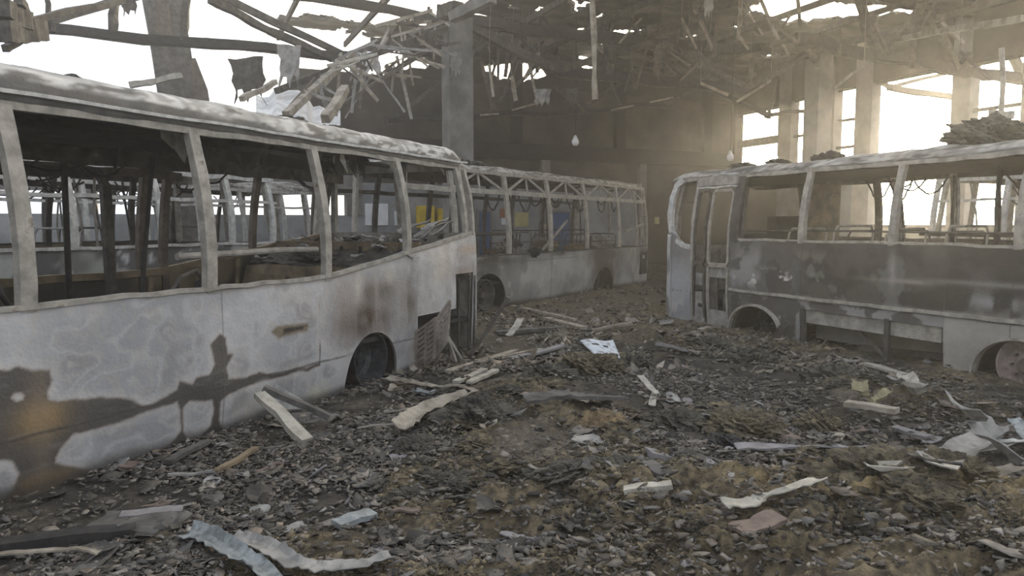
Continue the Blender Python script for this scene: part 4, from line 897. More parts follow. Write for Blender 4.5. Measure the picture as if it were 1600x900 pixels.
def shred(px, py, Y, l, wd, m, ang=0.0, lab=None):
    p = at(px, py, Y); d = Vector((math.sin(ang), RNG.uniform(-.3, .3), -math.cos(ang)))
    pts = [p+d*l*k/4+Vector((RNG.uniform(-.01, .01), RNG.uniform(-.01, .01), 0)) for k in range(5)]
    mb = strip3(pts, wd, .012, tw=RNG.uniform(-1.2, 1.2), curl=RNG.uniform(-.1, .2), up=(0, 1, 0))
    if p.z < 7.6: mb.tube([p-Vector((0, 0, .02)), Vector((p.x, p.y, (p.z+7.8)/2)), Vector((p.x+.05, p.y, 7.8))], .008, 5)
    o = mb.build('hanging_strip', m)
    tag(o, *(lab or ('scorched strip dangling from the burnt roof above the buses', 'hanging strip', 'scorched strips dangling under the roof')))
for (px, py, Y, l, wd, ang) in ((752, 95, 20, 1.3, .1, .25), (765, 100, 20, .9, .08, .1), (778, 60, 21, 1.2, .08, .0), (795, 70, 21, .9, .1, -.1), (812, 65, 20.5, 1.5, .07, -.3), (800, 118, 21, .7, .12, .15), (825, 90, 21, 1.0, .07, .2), (842, 82, 21, .8, .1, -.5),
                                (985, 70, 21, 1.3, .08, .1), (1010, 75, 21, 1.1, .08, -.2), (1030, 70, 21, .8, .2, 0), (955, 130, 22, .7, .07, .4), (895, 150, 22, .6, .07, .6), (990, 95, 22, 1.0, .06, -.3), (1090, 78, 20, 1.0, .1, .7), (1125, 2, 20, 1.5, .1, -.1), (1065, 28, 20, .9, .07, .5), (1100, 90, 21, .9, .07, -.8),
                                (1045, 80, 22, .9, .05, 1.0), (1095, 130, 22, .9, .08, 1.2), (1175, 90, 22, .7, .14, .05), (1205, 125, 21, 1.1, .08, -1.0), (1350, 100, 17, .9, .06, -.9), (1500, 80, 15, .8, .06, .7), (1430, 40, 17, .9, .14, .1), (1368, 35, 17, .8, .08, .4), (1310, 40, 18, .7, .1, .1), (1235, 25, 18, .9, .08, -.6), (1215, 45, 18, .6, .1, .9)):
    shred(px, py, Y, l, wd, RNG.choice([M_LATH, M_RUST, M_RUST, M_BURNT]), ang)
def shred_p(p, l, wd, m, ang):
    d = Vector((math.sin(ang), RNG.uniform(-.3, .3), -math.cos(ang))); pts = [p+d*l*k/4+Vector((RNG.uniform(-.01, .01), RNG.uniform(-.01, .01), 0)) for k in range(5)]
    o = strip3(pts, wd, .012, tw=RNG.uniform(-1.2, 1.2), curl=RNG.uniform(-.1, .2), up=(0, 1, 0)).build('hanging_strip', m)
    tag(o, 'scorched strip dangling from the burnt roof above the buses', 'hanging strip', 'scorched strips dangling under the roof')
RAILS = [(at(703, 42, 19.6), at(432, 142, 15.5)), (at(690, 58, 19.4), at(520, 175, 17)), (at(552, 83, 17), at(447, 180, 13.5)), (at(684, 20, 19), at(560, 70, 18))]
for k in range(64):        # tangle left of the centre column, hung on the sloping rails
    a_, b_ = RAILS[k % 4]; p = a_.lerp(b_, RNG.uniform(.05, .8)); l = RNG.uniform(.3, 1.2)
    shred_p(p+Vector((0, RNG.uniform(-.05, .05), .25*l)), l*1.3, RNG.uniform(.03, .085), RNG.choice([M_LATH, M_SHEET, M_LATH, M_CREAM, M_RUST, M_BURNT]), RNG.choice([RNG.uniform(-.9, .7), RNG.uniform(.9, 2.0)]))
for k in range(44):
    px = RNG.uniform(745, 1150); Yd = RNG.uniform(20, 26); p = at(px, 0, Yd); p.z = 7.75-.02
    shred_p(p, RNG.uniform(.5, 1.4), RNG.uniform(.04, .11), RNG.choice([M_BURNT, M_RUST, M_BURNT, M_BURNT, M_LATH]), RNG.uniform(-.8, .8))
for k in range(16):
    px = RNG.uniform(1150, 1560); Yd = RNG.uniform(18, 24); p = at(px, 0, Yd); p.z = 7.73
    shred_p(p, RNG.uniform(.4, 1.2), RNG.uniform(.04, .11), RNG.choice([M_LATH, M_BURNT, M_RUST, M_BURNT]), RNG.uniform(-1, 1))
for (px, py, Y, w_, h_, m, lab) in ((848, 140, 20.5, .45, .45, M_SHEET, 'pale torn sheet hanging near the middle of the long truss'), (893, 138, 21, .35, .4, M_DARKB, 'grey torn sheet hanging right of the pale one on the long truss'), (385, 90, 15.5, .75, .95, M_BURNT, 'dark torn panel hanging against the white sky with gaps'),
                                   (200, -5, 15, .35, .35, M_BURNT, 'small dark scrap hanging at the top left of the sky'), (452, 70, 15.5, .5, .9, M_SHEET, 'grey crumpled sheet hanging below the diagonal pipe'), (1108, -8, 17, .2, .5, M_CREAM, 'narrow pale sheet hanging at the top right of centre'), (712, 82, 19.3, .3, .65, M_SHEET, 'peeling grey plaster flap on the centre column'),
                                   (557, 85, 18, .4, .6, M_SNOW, 'bright white sheet caught in the tangle left of the centre column'), (572, 80, 18.4, .7, .6, M_SNOW, 'larger bright sheet caught beside the sloping rails')):
    p = at(px, py, Y); g = []
    for i in range(7):
        row = []
        for j in range(7):
            f = j/6; tear = (1 if i < 4 else 1-.35*abs(math.sin(j*2.1)))
            row.append(p+Vector(((f-.5)*w_*(1-.08*i*RNG.random())+.03*RNG.uniform(-1, 1), .10*w_*math.sin(f*5+i*.4), -h_*i/6*tear+.03*RNG.uniform(-1, 1))))
        g.append(row)
    tag(MB().sheet(g, .015).build('torn_sheet', m), lab, 'torn sheet')
# collapsed bright corrugated roof piece behind the coach roof
g = [[at(400+i*11, 150+2.2*i+10*math.sin(i*1.9)*.25-(18 if 2 < i < 8 else 0)+k*9, 16.5-.5*k) for k in range(6)] for i in range(13)]
tag(MB().sheet(g, .03).build('collapsed_roof_sheet', M_SNOW), 'bright corrugated sheet lying collapsed beyond the coach roof', 'roof sheet')
# tubelights and lamps
def lampdrop(px, py, Y, label):
    p = at(px, py, Y); root = empty('hanging_lamp', p); tag(root, label, 'lamp')
    MB().tube([(0, 0, .12), (.02, 0, 1.0), (0, 0, 7.8-p.z)], .012, 6).build('lamp_cord', M_BLACK, root)
    MB().lathe([(-.16, .01), (-.155, .06), (-.10, .10), (-.02, .105), (.05, .07), (.12, .04), (.15, .01)], (0, 0, 0), (0, 0, 1), 16).build('lamp_bulb', M_SNOW, root)
lampdrop(899, 219, 22, 'white drop shaped lamp hanging before the brown back wall'); lampdrop(1141, 243, 22, 'small pale lamp hanging beside the dark corner pier')
for i, (a, b, Y) in enumerate((((800, 172), (845, 160), 23), ((955, 172), (990, 165), 23), ((1015, 160), (1052, 152), 23), ((750, 180), (780, 178), 23))):
    tag(MB().tube([at(*a, Y), at(*b, Y)], .03, 8).build('light_tube', M_LATH), 'dim fluorescent tube hanging aslant under the low truss', 'light tube', 'dead light tubes')

# ================================================================== ground rubble
TYX = np.tan(np.linspace(math.radians(-62), math.radians(58), 760)); yy = 2.0*np.exp(np.linspace(0, math.log(30/2.0), 620))
Yg = np.repeat(yy[:, None], len(TYX), 1); Xg = Yg*TYX[None]
Zg = gh(Xg, Yg)
wool_a = sst(.47, .60, fbm(Xg*.55+3, Yg*.55, 21, 3)+.10*sst(0, 3, Xg)-.05)
n1 = fbm(Xg*6, Yg*6, 41, 4); n2 = fbm(Xg*1.2, Yg*1.2, 42, 4); n3 = fbm(Xg*25, Yg*25, 43, 3)
cg = mixc(rgb(.016, .015, .014), rgb(.070, .063, .054), sst(.35, .68, n1)); cg = mixc(cg, rgb(.028, .027, .027), .6*sst(.5, .62, n2))  # ash base darkened to paint in the shade of gaps between flakes
cg = mixc(cg, mixc(rgb(.055, .046, .032), rgb(.155, .130, .085), sst(.35, .65, n1*.5+n3*.5)), .8*wool_a)
for (px, py, rx, ry) in ((840, 730, .35, .75), (690, 690, .3, .25), (1270, 665, .9, .3), (480, 650, .3, .2), (1230, 755, .5, .25), (1080, 600, .5, .6)):       # bare swept concrete
    p = gnd(px, py); e = sst(1.2, .7, np.hypot((Xg-p.x)/rx, (Yg-p.y)/ry)+.9*(n2-.5)); cg = mixc(cg, rgb(.125, .115, .105), .75*e); Zg = Zg-.05*e
for (px, py, rx, ry, c) in ((1380, 820, 1.0, .5, (.17, .135, .075)), (1140, 650, .6, .4, (.16, .14, .09)), (940, 570, .8, .8, (.14, .12, .075)), (960, 700, .35, .25, (.20, .15, .09))):
    p = gnd(px, py); e = sst(1.2, .5, np.hypot((Xg-p.x)/rx, (Yg-p.y)/ry)+.9*(n2-.5)); cg = mixc(cg, rgb(*c)*(.45+n3*1.1)[..., None], .75*e); Zg = Zg+.06*e*np.abs(n1-.5)*4
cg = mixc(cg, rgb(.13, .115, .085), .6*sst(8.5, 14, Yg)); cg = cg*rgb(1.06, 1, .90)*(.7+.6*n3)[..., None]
I = np.arange(Xg.size).reshape(Xg.shape)
Fg = np.stack([I[:-1, :-1].ravel(), I[:-1, 1:].ravel(), I[1:, 1:].ravel(), I[1:, :-1].ravel()], 1)
ZG = Zg
uu_ = -((Xg-C0.x)*B.x+(Yg-C0.y)*B.y); vv_ = -((Xg-C0.x)*A.x+(Yg-C0.y)*A.y); okv = ((vv_ > .03) & (uu_ > .03)).ravel(); Fg = Fg[okv[Fg].all(1)]
o = mesh_np('rubble_ground', np.stack([Xg.ravel(), Yg.ravel(), Zg.ravel()], 1), Fg, M_GROUND, None, cg.reshape(-1, 3)); tag(o, 'uneven layer of ash, soot and rubble covering the whole hall floor', 'rubble', kind='stuff')
def ring_verts(n, k, sx, thick, col_choice, name, label, cat, region, seed, tilt=.45, m=M_FLAKE):
    """n irregular curved plates, k-gon"""
    R = np.random.RandomState(seed); x, y = region(R, n); n = len(x); z = gh(x, y)
    size = sx*np.exp(R.normal(0, .42, n)); a0 = R.uniform(0, 6.28, n); asp = R.uniform(.25, .9, n)
    ang = np.linspace(0, 2*np.pi, k, endpoint=False)[None]+R.uniform(-.35, .35, (n, k)); rad = size[:, None]*R.uniform(.45, 1.25, (n, k))
    lx = rad*np.cos(ang); ly = rad*np.sin(ang)*asp[:, None]; cz = R.uniform(-.2, .3, (n, 1))*(lx*lx)/size[:, None]+R.normal(0, .06, (n, k))*size[:, None]
    t1 = R.normal(0, tilt, (n, 1)); t2 = R.normal(0, tilt, (n, 1)); c, s = np.cos(a0)[:, None], np.sin(a0)[:, None]
    lz = cz+lx*np.sin(t1)+ly*np.sin(t2); wx = lx*c-ly*s; wy = lx*s+ly*c
    lift = (size*.30*np.abs(t1[:, 0])+.008+R.uniform(0, .035, n))[:, None]
    top = np.stack([x[:, None]+wx, y[:, None]+wy, z[:, None]+lz+lift], -1)
    ctr = np.stack([x, y, z+lift[:, 0]+R.uniform(-.1, .15, n)*size], -1)[:, None]; bot = top-np.array([0, 0, thick])
    V = np.concatenate([ctr, top, bot], 1); m_ = 2*k+1; base = (np.arange(n)*m_)[:, None]
    tri = []; quad = []
    for j in range(k):
        j2 = (j+1) % k; tri.append(np.concatenate([base, base+1+j, base+1+j2], 1)); quad.append(np.concatenate([base+1+j2, base+1+j, base+1+k+j, base+1+k+j2], 1))
    cc = col_choice(R, n, x, y); C = np.repeat(cc[:, None], m_, 1)
    o = mesh_np(name, V.reshape(-1, 3), [np.concatenate(tri), np.concatenate(quad)], m, None, C.reshape(-1, 3))
    tag(o, label, cat, kind='stuff'); return o
def in_view(R, n, y0, y1, p=1.6, spread=.78):
    y = y0*(y1/y0)**(R.uniform(0, 1, n)); x = R.uniform(-spread, spread, n)*y; d = (fbm(x*1.1, y*1.1, 51, 3)-.36)*6-1.6*sst(.50, .60, fbm(x*.55+3, y*.55, 21, 3)+.10*sst(0, 3, x)-.05)
    k = R.uniform(0, 1, n) < np.clip(d, .12, 1)
    k &= (-((x-C0.x)*B.x+(y-C0.y)*B.y) > .3) & (-((x-C0.x)*A.x+(y-C0.y)*A.y) > .4); return x[k], y[k]
def fcol(R, n, x, y):
    b = np.exp(R.normal(math.log(.080), .62, n)); b = np.clip(b, .012, .20); h = R.uniform(0, 1, n)[:, None]
    c = b[:, None]*np.where(h < .6, rgb(1.10, 1.0, .87), np.where(h < .85, rgb(1.2, 1, .80), rgb(1.02, .99, .95)))
    return c
ring_verts(80000, 5, .017, .004, fcol, 'ash_flakes', 'countless small charred flakes covering the near floor', 'ash flakes', lambda R, n: in_view(R, n, 3.0, 9), 5, tilt=.22)
ring_verts(30000, 7, .034, .005, fcol, 'char_scraps', 'countless larger curled charred scraps among the ash', 'charred scraps', lambda R, n: in_view(R, n, 3.0, 15), 6, tilt=.17)
ring_verts(16000, 6, .048, .01, lambda R, n, x, y: fcol(R, n, x, y)*1.15+rgb(.03, .024, .014), 'rubble_scraps', 'countless pale and dark scraps on the farther floor', 'rubble scraps', lambda R, n: in_view(R, n, 8.5, 26, spread=.5), 8)
# rubble lumps (rounded clods)
def clods(n, s0, seed, region, name, label, m, colf):
    R = np.random.RandomState(seed); x, y = region(R, n); n = len(x); z = gh(x, y)
    ph = (1+5**.5)/2; ico = np.array([(-1, ph, 0), (1, ph, 0), (-1, -ph, 0), (1, -ph, 0), (0, -1, ph), (0, 1, ph), (0, -1, -ph), (0, 1, -ph), (ph, 0, -1), (ph, 0, 1), (-ph, 0, -1), (-ph, 0, 1)], float)/1.9
    fc = np.array([(0, 11, 5), (0, 5, 1), (0, 1, 7), (0, 7, 10), (0, 10, 11), (1, 5, 9), (5, 11, 4), (11, 10, 2), (10, 7, 6), (7, 1, 8), (3, 9, 4), (3, 4, 2), (3, 2, 6), (3, 6, 8), (3, 8, 9), (4, 9, 5), (2, 4, 11), (6, 2, 10), (8, 6, 7), (9, 8, 1)])
    s = s0*np.exp(R.normal(0, .45, n)); V = ico[None]*s[:, None, None]*R.uniform(.35, 1.6, (n, 12, 1))*R.uniform(.45, 1.5, (n, 1, 3))*np.array([1, 1, .6])
    V = V+np.stack([x, y, z+s*.25], -1)[:, None]; Fc = (fc[None]+(np.arange(n)*12)[:, None, None]).reshape(-1, 3)
    o = mesh_np(name, V.reshape(-1, 3), Fc, m, None, np.repeat(colf(R, n, x, y)[:, None], 12, 1).reshape(-1, 3)); tag(o, label, 'rubble', kind='stuff')
def wool_region(R, n, y0=3.2, y1=20):
    y = y0*(y1/y0)**(R.uniform(0, 1, n)); x = R.uniform(-.6, .8, n)*y; w_ = fbm(x*.55+3, y*.55, 21, 3)+.10*sst(0, 3, x)-.05
    k = R.uniform(0, 1, n) < sst(.46, .58, w_)*sst(.35, .6, fbm(x*2.3, y*2.3, 66, 3)); return x[k], y[k]
def wcol(R, n, x, y):
    t = sst(.40, .66, fbm(x*1.3, y*1.3, 67, 3)+R.normal(0, .07, n)); return mixc(rgb(.035, .032, .026), rgb(.16, .13, .08), t)*R.uniform(.7, 1.3, n)[:, None]
clods(60000, .012, 9, wool_region, 'wool_crumbs', 'countless crumbs of scorched mineral wool lying in low heaps', M_FLAKE, wcol)
clods(9000, .009, 10, lambda R, n: in_view(R, n, 3, 12), 'char_crumbs', 'countless black crumbs of char between the flakes', M_FLAKE, lambda R, n, x, y: fcol(R, n, x, y)*.7)
# fibres
def fibres(n, seed):
    R = np.random.RandomState(seed); x, y = wool_region(R, n, 3.2, 13); n = len(x); z = gh(x, y)
    a = R.uniform(0, 6.28, n); l = R.uniform(.02, .07, n); up = R.uniform(.003, .025, n); w_ = .0018
    P0 = np.stack([x, y, z+.005], -1); P2 = P0+np.stack([np.cos(a)*l, np.sin(a)*l, up*.3], -1); P1 = (P0+P2)/2+np.stack([R.normal(0, .01, n), R.normal(0, .01, n), up], -1)
    sd = np.stack([-np.sin(a)*w_, np.cos(a)*w_, 0*a], -1); dn = np.array([0, 0, -.003])
    V = np.stack([P0-sd, P0+sd, P1-sd, P1+sd, P2, P1+dn, P0+dn], 1); b = (np.arange(n)*7)[:, None]
    q = np.concatenate([b+np.array([[0, 1, 3, 2]]), b+np.array([[1, 6, 5, 3]]), b+np.array([[6, 0, 2, 5]])]); t = np.concatenate([b+np.array([[2, 3, 4]]), b+np.array([[3, 5, 4]]), b+np.array([[5, 2, 4]])])
    c = wcol(R, n, x, y)*1.15+rgb(.01, .009, .006); o = mesh_np('wool_fibres', V.reshape(-1, 3), [q, t], M_FLAKE, None, np.repeat(c[:, None], 7, 1).reshape(-1, 3)); tag(o, 'loose fibres of scorched mineral wool over the low heaps', 'mineral wool', kind='stuff')
fibres(45000, 12)

# ================================================================== single pieces of debris on the floor
def lie(name, px, wd, th, m, label, cat, lift=.03, curl=.06, tw=.2, z=None, jag=.12, n=5, nw=4, wf=None):
    """a strip laid over the rubble along photo points; z: optional heights of the points"""
    P0 = []
    for i, q in enumerate(px):
        h = z[i] if z else 0.0; p = gnd(q[0], q[1], .07+h)
        for _ in range(3): p = gnd(q[0], q[1], max(.03, ghs(p.x, p.y))+h+lift)
        P0.append(p)
    pts = []
    for a, b in zip(P0[:-1], P0[1:]):
        for k in range(n): pts.append(a.lerp(b, k/n)+Vector((0, 0, RNG.uniform(-.004, .004))))
    pts.append(P0[-1])
    if not z:
        up_ = max(0, max(ghs(p.x, p.y)+lift*.5-p.z for p in pts))*.95
        for p in pts: p.z += up_
    o = strip3(pts, wd, th, tw=tw, curl=curl, jag=jag, nw=nw).build(name, m); return tag(o, label, cat)
def plank(name, px, wd, th, m, label, cat='plank', z=(0, 0), lift=.04, roll=0.0):
    P = []
    for i, q in enumerate(px):
        p = gnd(q[0], q[1], .08)
        for _ in range(3): p = gnd(q[0], q[1], max(.03, ghs(p.x, p.y))+z[i if i < 2 else 1]+lift)
        P.append(p)
    up = Vector((math.sin(roll), 0, math.cos(roll)))
    b = bent(P[0], P[1], 7, .008); return tag(MB().beam(b, wd, th, up=up, jit=.10).build(name, m), label, cat)
L_ = lie
L_('metal_strip', [(295, 832), (330, 843), (365, 868), (395, 885), (420, 912)], .13, .006, M_BLUES, 'bluish crumpled metal strip running out of the bottom edge at left', 'metal strip', lift=.07, curl=.25, tw=.9)
L_('metal_strip', [(362, 842), (400, 850), (430, 862), (460, 885), (500, 890), (560, 888), (612, 872)], .12, .006, M_SHEET, 'grey folded metal strip beside the bluish crumpled one', 'metal strip', lift=.06, curl=.15, tw=.5)
plank('plank', [(188, 806), (285, 797)], .10, .03, M_MAUVE, 'short mauve grey plank under the rusted end of the long coach')
plank('board', [(135, 842), (192, 800)], .16, .02, M_DARKB, 'brown board lying slanted left of the mauve grey plank', 'board')
L_('flat_strip', [(-10, 868), (70, 862), (125, 858), (155, 866)], .035, .01, M_LATH, 'thin light strip at the bottom left corner', 'strip', lift=.06)
plank('charred_beam', [(-30, 858), (210, 832)], .11, .08, M_BLACK, 'long charred beam behind the thin light strip at the bottom left', 'beam')
L_('ash_slab', [(205, 838), (245, 822), (285, 822)], .26, .03, M_DARKB, 'mossy grey slab at the right end of the charred beam', 'slab', curl=.05)
plank('timber', [(405, 616), (480, 690)], .11, .05, M_CREAM, 'pale timber propped against the side of the long coach', 'timber', z=(.27, .0), lift=.03)
plank('angle_iron', [(412, 606), (515, 652)], .07, .05, M_DARKB, 'dark angle iron crossing behind the propped pale timber', 'angle iron', z=(.3, .03))
p = gnd(455, 640, .1); g = [[p+Vector((-.28+.5*j/3*(1-i/3.5), .10, .26*i/3-.02)) for j in range(4)] for i in range(4)]
tag(MB().sheet(g, .006).build('sheet_triangle', M_ASHW), 'pale triangular sheet standing behind the propped pale timber', 'sheet')
plank('flat_bar', [(262, 742), (337, 736)], .03, .015, M_SHEET, 'thin grey bar on the near rubble beside the long coach', 'bar')
plank('lath', [(336, 737), (400, 700)], .05, .025, M_TAN, 'yellowish edged lath meeting the thin grey bar', 'lath')
plank('charred_batten', [(262, 722), (322, 690)], .07, .03, M_DARKB, 'charred batten lying against the foot of the long coach', 'batten')
L_('curved_sheet', [(627, 672), (650, 654), (690, 636), (737, 620)], .20, .012, M_LATH, 'pale curved sheet lying out in front of the coach wheel', 'sheet', lift=.09, curl=.28, tw=.3)
plank('rod', [(558, 669), (632, 659)], .014, .014, M_ASH, 'thin rod ending at the pale curved sheet', 'rod')
plank('rod', [(600, 644), (668, 634)], .012, .012, M_ASH, 'thin rod lying behind the pale curved sheet', 'rod')
L_('curved_strip', [(603, 592), (640, 600), (680, 607), (722, 606)], .13, .012, M_LATH, 'pale bent strip reaching out from the coach wheel', 'strip', lift=.05, curl=.15)
L_('metal_scrap', [(648, 612), (672, 618), (694, 608)], .09, .006, M_BLUES, 'small bluish curled scrap near the coach wheel', 'scrap', lift=.04, curl=.3)
L_('curved_strip', [(712, 606), (738, 612), (748, 622)], .07, .01, M_LATH, 'small pale hooked strip right of the bent strip from the wheel', 'strip', lift=.04)
plank('plank', [(700, 580), (808, 547)], .10, .03, M_LATH, 'longest pale plank pointing away from the louvred door')
plank('plank', [(742, 564), (848, 546)], .07, .03, M_LATH, 'pale plank crossing the far end of the longest pale plank')
plank('plank', [(712, 597), (757, 577)], .09, .03, M_CREAM, 'left one of two short pale planks before the louvred door')
plank('plank', [(733, 598), (775, 578)], .08, .03, M_CREAM, 'right one of two short pale planks before the louvred door')
p0 = gnd(733, 558, .08); p1 = at(795, 465, p0.y-.1)
tag(MB().beam(bent(p0, p1, 8, .01), .07, .05, jit=.08).build('leaning_post', M_BURNT), 'dark post with a splintered end leaning up beside the coach rear corner', 'post')
tag(MB().tube(bent(gnd(752, 500, .35), at(690, 500, p0.y+.3), 6, .01), .012, 6).build('thin_rod', M_BURNT), 'thin dark rod resting by the leaning post', 'rod')
# white enamel panel with slots
def enamel():
    c = [gnd(906, 532, .16), gnd(958, 530, .20), gnd(971, 563, .10), gnd(935, 559, .12)]
    c = [Vector(v) for v in c]; n = 18; P = np.zeros((n, n, 3))
    for i in range(n):
        for j in range(n):
            v = i/(n-1); u = j/(n-1); q = c[0].lerp(c[1], u).lerp(c[3].lerp(c[2], u), v); P[i, j] = (q.x, q.y, q.z+.02*math.sin(u*6))
    keep = np.ones((n-1, n-1), bool); keep[4:6, 4:8] = False; keep[4:6, 10:13] = False; keep[12:13, 3:8] = False
    keep[14:, 0:2] = False; cc = np.ones((n, n, 3))*rgb(.56, .60, .64); cc = mixc(cc, rgb(.2, .18, .16), .8*sst(.58, .68, fbm(np.arange(n)[None]*.5+0*np.arange(n)[:, None], np.arange(n)[:, None]*.5, 303)))
    o = shell('enamel_panel', P, np.array([0, 0, -.012]), M_PANEL, None, keep, cc, cc); tag(o, 'white enamelled panel with cut slots lying in the middle of the lane', 'panel')
enamel()
L_('dark_slab', [(820, 634), (870, 628), (920, 630), (968, 632)], .22, .03, M_DARKB, 'long flat dark slab in the middle of the floor', 'slab', lift=.08, curl=.02)
plank('channel', [(1012, 708), (1117, 728)], .16, .05, M_MAUVE, 'mauve grey channel piece in the near centre right', 'channel')
plank('offcut', [(1010, 722), (1040, 742)], .09, .02, M_DARKB, 'dark offcut lying before the mauve grey channel', 'offcut')
plank('plank', [(975, 766), (1050, 757)], .08, .03, M_CREAM, 'short pale plank alone on the black flakes in the near centre')
L_('flat_strip', [(1149, 718), (1230, 719), (1310, 722), (1386, 716)], .085, .012, M_MAUVE, 'long straight grey strip lying across the right foreground', 'strip', lift=.07, curl=.05, tw=.6)
L_('bent_strip', [(1384, 716), (1415, 732), (1455, 748), (1503, 755)], .07, .01, M_BURNT, 'dark bent strip springing from the end of the long straight one', 'strip', lift=.08, tw=.9)
L_('crumpled_strip', [(1130, 790), (1165, 793), (1192, 783), (1235, 768), (1282, 753)], .09, .008, M_CREAM, 'pale crumpled strip under the long straight grey one', 'strip', lift=.06, curl=.12, tw=.6)
plank('board', [(1150, 828), (1218, 806)], .13, .02, M_REDB, 'reddish brown board in the right foreground', 'board')
plank('plank', [(1258, 578), (1342, 601)], .10, .03, M_LATH, 'weathered plank before the open bay of the short bus')
plank('plank', [(1350, 568), (1416, 586)], .12, .03, M_CREAM, 'pale plank nearest the open bay of the short bus')
plank('plank', [(1345, 588), (1380, 600)], .08, .03, M_LATH, 'small plank stub under the pale plank by the short bus')
plank('plank', [(1368, 600), (1420, 602)], .10, .03, M_DARKB, 'grey dark plank left of the curled upright piece')
plank('plank', [(1322, 630), (1402, 642)], .11, .04, M_LATH, 'pale edged plank lying below the two curled flakes')
L_('curled_piece', [(1414, 588), (1420, 603), (1430, 618)], .16, .01, M_CREAM, 'pale curled piece standing among the planks by the short bus', 'curled piece', lift=.10, curl=.3, z=(.2, .1, 0))
L_('curled_piece', [(1396, 612), (1420, 618), (1440, 622)], .12, .01, M_SHEET, 'flat pale curl right under the standing curled piece', 'curled piece', lift=.05, curl=.2)
L_('curled_flake', [(1345, 598), (1343, 612), (1346, 626)], .13, .006, M_CURL, 'upright yellowish curled flake left of the other yellowish one', 'curled flake', lift=.06, curl=.35, z=(.15, .08, 0))
L_('curled_flake', [(1366, 632), (1380, 624), (1394, 613)], .13, .006, M_CURL, 'yellowish curled flake leaning right, over the pale edged plank', 'curled flake', lift=.05, curl=.3, z=(0, .04, .1))
L_('bent_sheet', [(1494, 634), (1520, 655), (1545, 690), (1588, 728)], .22, .008, M_SHEET, 'tall bent metal sheet rising diagonally at the right edge heap', 'bent sheet', lift=.10, curl=.2, tw=.9, z=(.42, .30, .18, .04))
L_('bent_sheet', [(1455, 742), (1490, 728), (1530, 702), (1560, 680)], .22, .008, M_SHEET, 'broad grey sheet lying under the tall bent sheet', 'bent sheet', lift=.09, curl=.15, tw=.4)
L_('metal_strip', [(1520, 760), (1550, 748), (1590, 735)], .12, .008, M_LATH, 'short pale strip at the foot of the tall bent sheet', 'metal strip', lift=.05)
L_('metal_strip', [(1432, 714), (1490, 708), (1550, 700), (1610, 684)], .11, .008, M_CREAM, 'long pale strip passing behind the tall bent sheet', 'metal strip', lift=.10, tw=.5)
plank('plank', [(1512, 634), (1572, 645)], .09, .03, M_LATH, 'pale plank behind the tip of the tall bent sheet')
L_('metal_strip', [(1516, 690), (1560, 690), (1605, 690)], .07, .008, M_ASHW, 'thin whitish strip at the right edge behind the heap', 'metal strip', lift=.12)
L_('bent_sheet', [(1583, 655), (1595, 668), (1610, 690)], .12, .008, M_BLUES, 'small bluish sheet cut by the right edge', 'bent sheet', lift=.1, z=(.1, .05, 0))
L_('pale_scrap', [(1360, 742), (1385, 748), (1412, 752)], .2, .006, M_CREAM, 'pale angular scrap below the dark bent strip', 'scrap', lift=.05, curl=.2, jag=.4)
L_('pale_scrap', [(1302, 738), (1325, 740), (1345, 737)], .13, .006, M_CREAM, 'pale scrap left of the angular one, under the long straight strip', 'scrap', lift=.03, curl=.1, jag=.4)
plank('plank', [(1395, 668), (1452, 684)], .10, .03, M_MAUVE, 'brownish grey plank behind the wool heap at right')
L_('pale_strip', [(1001, 588), (1012, 602), (1026, 616)], .07, .008, M_CREAM, 'narrow pale strip standing up from the wool heap at centre', 'strip', lift=.06, z=(.12, .05, 0))
L_('pale_strip', [(1024, 612), (1018, 636)], .07, .008, M_CREAM, 'short pale strip below the narrow standing one', 'strip', lift=.04)
plank('slab', [(525, 820), (583, 801)], .11, .03, M_BLUES, 'speckled grey slab on the black flakes in the near left', 'slab')
plank('plank', [(855, 497), (912, 513)], .16, .05, M_LATH, 'far pale plank beyond the white enamelled panel')
plank('plank', [(925, 516), (988, 505)], .12, .04, M_LATH, 'far plank just behind the white enamelled panel')
plank('plank', [(775, 520), (880, 512)], .16, .05, M_DARKB, 'far grey beam lying before the city bus wheel')
plank('plank', [(800, 478), (900, 500)], .10, .04, M_LATH, 'far slim plank beside the skirt of the city bus')
L_('pale_scrap', [(795, 525), (806, 512), (813, 498)], .12, .01, M_CREAM, 'pale splintered scrap standing before the city bus', 'scrap', lift=.06, z=(0, .1, .2))
plank('plank', [(1030, 538), (1078, 548)], .14, .04, M_MAUVE, 'grey plank before the front corner of the short bus')
plank('plank', [(1072, 523), (1108, 512)], .10, .04, M_LATH, 'pale plank end at the doorstep of the short bus')
plank('plank', [(880, 540), (800, 560)], .12, .03, M_MAUVE, 'grey flat piece left of the white enamelled panel')
L_('curled_sheet', [(120, 905), (150, 880), (180, 850)], .10, .01, M_DARKB, 'dark curled sheet at the bottom left', 'sheet', lift=.03)
plank('pink_tile', [(120, 0), (0, 0)] if False else [(615, 797), (655, 797)], .05, .012, M_REDB, 'small reddish brown tile in the near centre left', 'tile')
plank('pink_tile', [(190, 730), (212, 722)], .09, .012, M_REDB, 'small pinkish tile against the foot of the long coach', 'tile')
